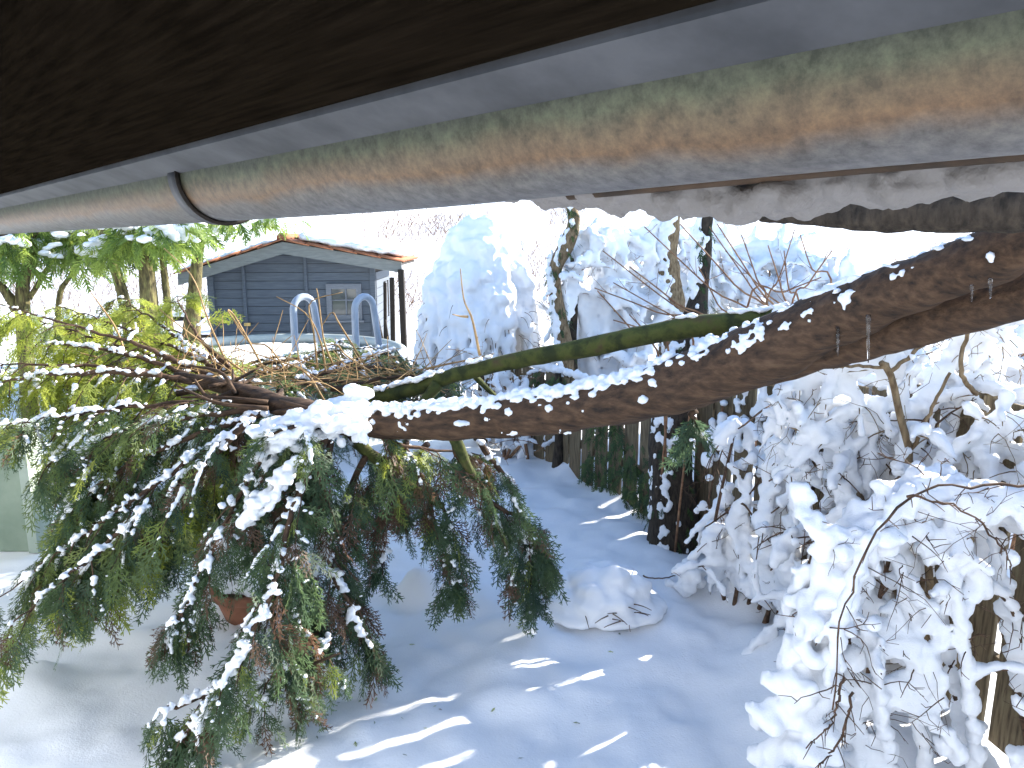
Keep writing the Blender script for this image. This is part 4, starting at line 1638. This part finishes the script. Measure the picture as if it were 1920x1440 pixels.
# its deep pillow of snow
bl = []
path = spline(P3((1760, 905, 2.72), (1660, 965, 2.66), (1590, 1060, 2.62), (1540, 1180, 2.6), (1500, 1310, 2.58), (1480, 1450, 2.55), (1470, 1560, 2.5)), 40)
for i, p in enumerate(path):
    f = i / 39
    for _ in range(9):
        r = random.uniform(.026, .050) * (.9 + .35 * f)
        g_ = random.gauss(0, .045 + .03 * f)
        bl.append((p.x + g_ + .02, p.y + random.gauss(0.05, .05), p.z + random.gauss(.0, .03) - abs(g_) * .4, r, r * 1.1, r * random.uniform(.8, 1.2)))
snow_mesh('snow_pillow', bl, t, .014, .009, 14, 5)
for c_, r_ in (([(1990, 905, 2.62), (1850, 912, 2.58), (1740, 915, 2.54), (1655, 985, 2.46), (1600, 1090, 2.42), (1575, 1200, 2.42), (1560, 1330, 2.42)], .0058),
               ([(1700, 930, 2.5), (1790, 950, 2.48), (1870, 1010, 2.46), (1900, 1080, 2.46)], .005),
               ([(1600, 1300, 2.45), (1575, 1390, 2.42), (1530, 1440, 2.40)], .006), ([(1580, 1270, 2.44), (1560, 1350, 2.42), (1515, 1400, 2.40)], .005)):
    mbx = MB()
    pts = spline([at(*q) for q in c_], 24)
    mbx.tube([p + rv(.0045) for p in pts], [r_ * (1 - .025 * i) * random.uniform(.85, 1.2) for i in range(24)], 6)
    for i in range(3, 23, 2):
        d_ = (pts[i] - pts[i - 1]).normalized()
        mbx.tube(droopy_twig(pts[i], d_ + rv(.6) + Vector((0, -.2, 0)), random.uniform(.03, .09), 4, .3), [.0026, .0022, .002, .0018, .0012], 3, False)
    mbx.build('stem', TWIG, t, True)

# --- shrub behind it against the fence
st = []
for k in range(22):
    x = 1375 + 26 * k * .60 + random.uniform(-20, 20)
    Y = 3.22 / ((x - 960) / F + .37) + random.uniform(-.25, .05)
    b_ = G(x, Y)
    tx = x + random.uniform(-40, 110)
    ty = random.uniform(760, 990)
    st.append([b_, (b_ + at(tx, ty, Y)) / 2 + rv(.08), at(tx, ty, Y - .1), at(tx + random.uniform(-90, 60), ty + random.uniform(20, 110), Y - .3)])
cur = snow_curtain(1325, 1740, 790, 1120, lambda px: 3.15 / ((px - 960) / F + .37) - .16, .042, .042,
                   lambda px, py: -.52 + .6 * max(0, (1365 - px) / 50), 8, .26, 6., 5.)
cur += snow_curtain(1325, 1760, 690, 860, lambda px: 3.40 / ((px - 960) / F + .37), .038, .036,
                    lambda px, py: -.50 + .6 * max(0, (1360 - px) / 50) + .5 * max(0, (730 - py) / 50), 9, .16, 8., 6.)
snowy_shrub('snowy_shrub', 'broad snow laden shrub against the fence right of the snow plastered trunk', 'shrub', (1.6, 4.3, 0), st, (.2, .5), 4, .065, .045, .017, .95, 210, TWIG, 32, stem_r=.015, smooth=2, extra=cur, zmax=1.48)

# --- taller shrub at right, sunlit, with a pale trunk
st = [P3((1740, 1250, 3.5), (1710, 870, 3.5), (1690, 760, 3.45), (1665, 680, 3.4)), P3((1665, 680, 3.4), (1700, 640, 3.4), (1760, 620, 3.4), (1850, 600, 3.4)),
      P3((1665, 680, 3.4), (1620, 690, 3.4), (1560, 700, 3.5), (1500, 730, 3.6)), P3((1700, 830, 3.5), (1740, 740, 3.5), (1790, 660, 3.6), (1800, 600, 3.6)),
      P3((1790, 1200, 3.6), (1780, 850, 3.6), (1790, 760, 3.6), (1810, 690, 3.6)), P3((1690, 1150, 3.6), (1640, 850, 3.7), (1590, 770, 3.7), (1530, 740, 3.7)),
      P3((1900, 1250, 3.3), (1820, 900, 3.2), (1860, 830, 3.1), (1960, 770, 3.0)), P3((1750, 1200, 3.4), (1740, 880, 3.3), (1840, 860, 3.2), (1990, 850, 3.1)),
      P3((1720, 1200, 3.5), (1600, 900, 3.5), (1560, 830, 3.5), (1480, 800, 3.5))]
ss = snowy_shrub('sunlit_shrub', 'tall sunlit shrub with pale bare stem in front of the fence panel', 'shrub', (1.9, 3.5, 0), st, (.15, .40), 7, .058, .046, .015, .93, 150, BARK_L, 33, stem_r=.020, side_from=11)

for c_, r_ in (([(1760, 1040, 3.2), (1715, 900, 3.2), (1695, 800, 3.2), (1668, 700, 3.2), (1655, 680, 3.2)], .020), ([(1668, 700, 3.2), (1720, 655, 3.2), (1790, 610, 3.2)], .010),
               ([(1665, 690, 3.2), (1600, 686, 3.2), (1560, 690, 3.2)], .008), ([(1705, 850, 3.2), (1740, 780, 3.15), (1780, 700, 3.1)], .009), ([(1830, 740, 3.3), (1800, 690, 3.3), (1820, 600, 3.3)], .012)):
    mbx = MB()
    mbx.tube([p + rv(.003) for p in spline([at(*q) for q in c_], 16)], [r_ * (1 - .02 * i) for i in range(16)], 8)
    mbx.build('stem', BARK_L, ss, True)

# --- shrubs in the background beyond the mossy limb
def bg_shrub(label, px0, px1, pyt, Y, n_, seed, r=.085, keep=.9):
    random.seed(seed)
    st = []
    for k in range(n_):
        x = random.uniform(px0, px1)
        b_ = G(x, Y + random.uniform(-.3, .3))
        tx, ty = x + random.uniform(-50, 50), random.uniform(pyt, pyt + 150)
        yy = Y + random.uniform(-.4, .4)
        e = at(tx, ty, yy)
        st.append([b_, (b_ + e) / 2 + rv(.12), e, at(tx + random.uniform(-60, 60), ty + random.uniform(10, 70), yy - .2)])
    c = at((px0 + px1) / 2, 700, Y)
    return snowy_shrub('background_shrub', label, 'shrub', (c.x, c.y, 0), st, (.3, .7), 6, r, r * .75, .028, keep, 60, TWIG_R, seed, .014, 'snowy shrubs beyond the fence', .02)


bg_shrub('rounded snowy shrub just right of the white haystack tree', 1080, 1200, 425, 8.2, 14, 41)
bg_shrub('snowy shrub in the middle background behind red canes', 1240, 1400, 440, 8.8, 14, 42)
bg_shrub('snowy shrub in the background left of the thick trunk end', 1420, 1580, 470, 8.4, 13, 43)
bg_shrub('low snowy shrub in the right background under the trunk', 1560, 1800, 600, 6.5, 14, 44, .075)
bg_shrub('snowy shrub at the far right edge beyond the fence', 1800, 2050, 560, 5.6, 12, 45, .07)
bg_shrub('small snowy shrub below the white haystack tree', 930, 1060, 690, 7.9, 9, 46, .05, .7)

# --- tree trunks in the background
def bare_trunk(label, ctrl, r, bark, seed, snow_side=True, ivy=0, taper=.4):
    random.seed(seed)
    pts = spline(ctrl, 36)
    t = thing('tree_trunk', label, 'tree', (ctrl[0].x, ctrl[0].y, 0))
    rough_tube('trunk', pts, [r * (1 - taper * i / 36) for i in range(36)], bark, t, 20, r * .16, (7, 7, 3))
    bl = []
    if snow_side:
        for k in range(int(2200 * r)):
            i = random.randrange(0, 36)
            rr = r * (1 - taper * i / 36)
            a = random.gauss(R(215), .5)
            n1 = vnoise(np.array([[pts[i].z * 2.3, a * .8, seed]]))[0]
            if n1 < -.30:
                continue
            q = pts[i] + Vector((math.cos(a), math.sin(a), 0)) * rr * 1.0 + Vector((0, 0, random.gauss(0, .04)))
            s_ = random.uniform(.012, .034)
            bl.append((q.x, q.y, q.z, s_, s_, s_ * 1.4))
        snow_mesh('trunk_snow', bl, t, .013, .008, 30, 1)
    if ivy:
        items = []
        for k in range(ivy):
            i = random.randrange(0, 34)
            rr = r * (1 - taper * i / 36)
            a = random.uniform(R(170), R(370))
            q = pts[i] + Vector((math.cos(a), math.sin(a), 0)) * rr * 1.08 + Vector((0, 0, random.gauss(0, .05)))
            items.append((q, Vector((math.cos(a), math.sin(a), -1.2)) + rv(.4), Vector((math.cos(a), math.sin(a), .3)), random.uniform(.05, .10), random.uniform(0, .6)))
        foliage_mesh('ivy', items, IVY, t, SPRAYS_LOW)
    return t


tp = Vector((at(1262, 1030, 5.5).x, 5.5, -.05))
bare_trunk('dark upright trunk plastered with snow beside the path', [tp, at(1260, 900, 5.5), at(1262, 790, 5.55), at(1275, 680, 5.7), at(1310, 560, 5.9), at(1320, 430, 6.0), at(1340, 300, 6.1)], .19, BARK_D, 51, True, 120, .82)
bare_trunk('light brown bent trunk right of the white haystack tree', [G(1075, 7.6), at(1062, 700, 7.6), at(1050, 600, 7.6), at(1040, 510, 7.6), at(1075, 430, 7.6), at(1070, 380, 7.6)], .10, BARK_L, 52, True, 120)
bare_trunk('slim dark trunk behind the bent one', [G(1085, 7.9), at(1075, 640, 7.9), at(1078, 520, 7.9), at(1072, 420, 7.9)], .05, BARK_D, 53, False)
bare_trunk('thick brown trunk in the background behind red canes', [G(1255, 8.0), at(1260, 600, 8.0), at(1250, 480, 8.0), at(1262, 400, 8.0)], .15, BARK_L, 54, True)
bare_trunk('slim dark post like trunk standing in the far path', [G(1048, 7.4), at(1048, 820, 7.4), at(1046, 700, 7.4)], .06, BARK_D, 55, False)

# --- canes: one bare shrub with long straight reddish shoots
random.seed(61)
cs = thing('cane_shrub', 'bare shrub with long straight reddish canes above the mossy limb', 'shrub', at(1450, 640, 5.4))
CAN = [((1440, 640), (1208, 425)), ((1460, 640), (1275, 420)), ((1470, 640), (1330, 425)), ((1480, 650), (1345, 420)), ((1420, 660), (1150, 530)), ((1400, 660), (1130, 470)), ((1350, 650), (1180, 500)),
       ((1330, 640), (1115, 540)), ((1300, 640), (1150, 600)), ((1480, 640), (1440, 460)), ((1500, 600), (1470, 470)), ((1520, 640), (1360, 470)), ((1440, 600), (1390, 440)), ((1380, 640), (1310, 500)),
       ((1560, 560), (1500, 440)), ((1480, 600), (1560, 470)), ((1430, 600), (1490, 430)), ((1255, 670), (1180, 590)), ((1240, 690), (1120, 545)), ((1400, 580), (1540, 520))]
for (a, b_) in CAN:
    Y = random.uniform(4.8, 5.8)
    mbx = MB()
    A, B = at(*a, Y + .2), at(*b_, Y)
    g = Vector((A.x + random.uniform(0, .25), A.y + .3, 0.0))
    pts = spline([g, A, A.lerp(B, .5) + rv(.02), B], 16)
    mbx.tube(pts, [.010 - .0004 * i for i in range(16)], 5)
    for _ in range(2):
        i = random.randrange(8, 15)
        mbx.tube(droopy_twig(pts[i], (pts[i] - pts[i - 1]).normalized() + rv(.5), .15, 3, -.3), [.003, .0025, .002, .0015], 3, False)
    mbx.build('cane', TWIG_R, cs, True)

# ================================================================== FENCE
random.seed(71)
fence = thing('plank_fence', 'weathered vertical plank fence with narrow gaps along the right side', 'fence', (FEN[2].x, FEN[2].y, 0))
pl = {}
s_acc = 0.0
s = 0.1
FH = 1.62


def fence_h(s_):
    return 1.02 if s_ < 3.7 else (1.54 if s_ < 5.7 else FH)


while s < cum[-1] - .1:
    p, d = fpos(s)
    w = PITCHF - random.uniform(.038, .058)
    h = fence_h(s) + random.uniform(-.03, .03)
    me = bevel_box_mesh('plank', w, .022, h, .003)
    o = link('plank', me, FENCE_WOOD, fence)
    ang = math.atan2(d.y, d.x)
    o.matrix_basis = Matrix.Translation((p.x, p.y, h / 2 - .02)) @ Matrix.Rotation(ang + random.gauss(0, .012), 4, 'Z') @ Matrix.Rotation(random.gauss(0, .006), 4, 'Y')
    s += PITCHF
nrm = None
for k in range(len(cum) - 1):
    a, b_ = FEN[k], FEN[k + 1]
    d = (b_ - a).normalized()
    nn = Vector((-d.y, d.x))     # to the back of the fence
    if nn.x < 0:
        nn = -nn
    for z in ((.35, .85) if k < 2 else (.35, 1.12)):
        me = bevel_box_mesh('rail', (b_ - a).length, .04, .08, .004)
        o = link('rail', me, FENCE_WOOD, fence)
        c = (a + b_) / 2 + nn * .034
        o.matrix_basis = Matrix.Translation((c.x, c.y, z)) @ Matrix.Rotation(math.atan2(d.y, d.x), 4, 'Z')
    ph = (1.02 if k < 2 else 1.54 if k == 2 else FH) + .02
    me = bevel_box_mesh('post', .09, .09, ph, .006)
    o = link('post', me, FENCE_WOOD, fence)
    c = a + nn * .10
    o.matrix_basis = Matrix.Translation((c.x, c.y, ph / 2 - .02))
bl = []
s = 0
while s < cum[-1]:
    p, d = fpos(s)
    if random.random() < .85:
        r = random.uniform(.03, .055)
        bl.append((p.x, p.y, fence_h(s) + .02 + r * .2, r * 1.1, r * .9, r * 1.1))
    s += .035
snow_mesh('fence_snow', bl, fence, .014, .008, 16, 2)

# ivy and snow on the far stretch of fence
items = []
for k in range(700):
    s = random.uniform(.6, 3.3)
    p, d = fpos(s)
    z = random.uniform(.05, 1.0)
    if vnoise(np.array([[s * 2, z * 2, 4.]]))[0] < -.1:
        continue
    q = Vector((p.x - .04, p.y - .04, z))
    items.append((q, Vector((-.4, -.6, -1)) + rv(.4), Vector((-.6, -.6, .4)), random.uniform(.06, .14), random.uniform(.1, .75)))
ivy = foliage_mesh('fence_ivy', items, IVY, None, SPRAYS_LOW, 'stuff')
tag(ivy, 'ivy trailing over the far stretch of plank fence', 'ivy')

# ================================================================== SMALL THINGS ON THE GROUND
def at_g(px, py, lift=0.0):
    q = on_ground(px, py)
    for _ in range(4):
        q = on_ground(px, py, gz(q.x, q.y))
    q.z += lift
    return q


# low shrub fully covered by a round cushion of snow
random.seed(81)
c = at_g(1125, 1150)
c.z -= .055
ls = thing('low_shrub', 'low shrub under a round cushion of snow in the middle of the path', 'shrub', (c.x, c.y, 0))
bl = []
for k in range(130):
    d = rv().normalized()
    d.z = abs(d.z)
    k_ = random.random() ** .4
    q = c + Vector((d.x * .30 * k_ - .02, d.y * .24 * k_ + .06, .09 + d.z * .22 * k_))
    r = random.uniform(.06, .10)
    bl.append((q.x, q.y, q.z + .05 * (1 - k_), r * 1.2, r * 1.1, r))
for k in range(60):
    a = random.uniform(0, 6.283)
    q = c + Vector((.33 * math.cos(a), .06 + .29 * math.sin(a) * (1 if math.sin(a) > 0 else .75), .09))
    bl.append((q.x, q.y, q.z, .12, .12, .05))
snow_mesh('snow', bl, ls, .016, .008, 9, 5)
tw = MB()
for k in range(11):
    q = c + Vector((random.gauss(.08, .10), -.20 + random.uniform(-.04, .05), .12 + random.uniform(0, .10)))
    tw.tube(droopy_twig(q, Vector((random.gauss(0, .7), -.5, random.uniform(-.4, .5))), random.uniform(.06, .14), 4, .3), [.004, .0035, .003, .0025, .002], 4, False)
tw.build('twigs', TWIG, ls, True)['kind'] = 'stuff'

c = at_g(1290, 1110)
bl = []
for k in range(26):
    q = c + Vector((random.gauss(0, .045), random.gauss(0, .04), random.uniform(0, .17)))
    r = random.uniform(.035, .06)
    bl.append((q.x, q.y, q.z, r, r, r))
o = snow_mesh('snow_lump', bl, None, .012, .006, 18, 3)
tag(o, 'small rounded snow lump left of the lying stick', 'snow lump')

# terracotta pot with a dome of snow
c = at_g(470, 1148)
c = at(470, 1148, c.y)
pot = thing('flower_pot', 'terracotta flower pot under a tall dome of snow beneath the boughs', 'flower pot', (c.x, c.y, 0))
zr = .20


def lathe(prof, cx, cy, n_=40):
    mb_ = MB()
    ve, fs = [], []
    m_ = len(prof)
    for i in range(n_):
        a = 2 * math.pi * i / n_
        for r_, z in prof:
            ve.append((cx + r_ * math.cos(a), cy + r_ * math.sin(a), z))
    for i in range(n_):
        j = (i + 1) % n_
        for k in range(m_ - 1):
            fs.append((i * m_ + k, j * m_ + k, j * m_ + k + 1, i * m_ + k + 1))
    mb_.add(ve, fs)
    return mb_


lathe([(.0, -.02), (.15, -.02), (.205, zr - .06), (.20, zr - .005), (.19, zr - .05)], c.x, c.y).build('pot_body', POT, pot, True)
lathe([(.206, zr - .06), (.225, zr - .058), (.232, zr - .012), (.226, zr), (.205, zr), (.20, zr - .02)], c.x, c.y).build('pot_rim', POT, pot, True)
bl = []
for k in range(90):
    d = rv().normalized()
    d.z = abs(d.z)
    k_ = random.random() ** .5
    q = c + Vector((d.x * .21 * k_, d.y * .20 * k_, 0))
    q.z = zr + .03 + d.z * .24 * k_
    bl.append((q.x, q.y, q.z, .07, .065, .06))
snow_mesh('snow', bl, pot, .014, .006, 12, 3)

# sticks lying or standing in the snow
STK = [([(1312, 1084), (1370, 1082), (1420, 1078), (1458, 1080)], .008, 'dark stick lying flat on the snow below the fence shrub', .012),
       ([(1205, 1090), (1220, 1095), (1245, 1094), (1268, 1090)], .006, 'short curved twig lying left of the small snow lump', .01)]
for pts, r, lab, lift in STK:
    mbx = MB()
    P_ = spline([at_g(*q) + Vector((0, 0, lift + .03)) for q in pts], 14)
    mbx.tube([p + rv(.003) for p in P_], [r * (1 - .03 * i) for i in range(14)], 6)
    tag(mbx.build('stick', TWIG, None, True), lab, 'stick', 'sticks on the snow')
g = at_g(1301, 1085)
mbx = MB()
mbx.tube(spline([g - Vector((0, 0, .05)), at(1312, 1010, g.y), at(1330, 930, g.y), at(1340, 880, g.y)], 12), [.009 - .0004 * i for i in range(12)], 6)
tag(mbx.build('stick', TWIG, None, True), 'thin stick standing upright in the snow beside the dark trunk', 'stick', 'sticks on the snow')

# fallen bits of foliage on the snow: too small to count
items = []
for k in range(22):
    px, py = random.uniform(560, 1250), random.uniform(1150, 1430)
    if k % 3 == 0:
        px, py = random.uniform(580, 760), random.uniform(1240, 1400)
    q = at_g(px, py, .006)
    items.append((q, Vector((random.gauss(0, 1), random.gauss(0, 1), .05)), Vector((0, 0, 1)) + rv(.2), random.uniform(.012, .035), random.uniform(.2, 1)))
lit = foliage_mesh('leaf_litter', items, FOLI, None, SPRAYS_LOW, 'stuff')
tag(lit, 'scattered bits of green foliage on the trodden snow', 'litter')
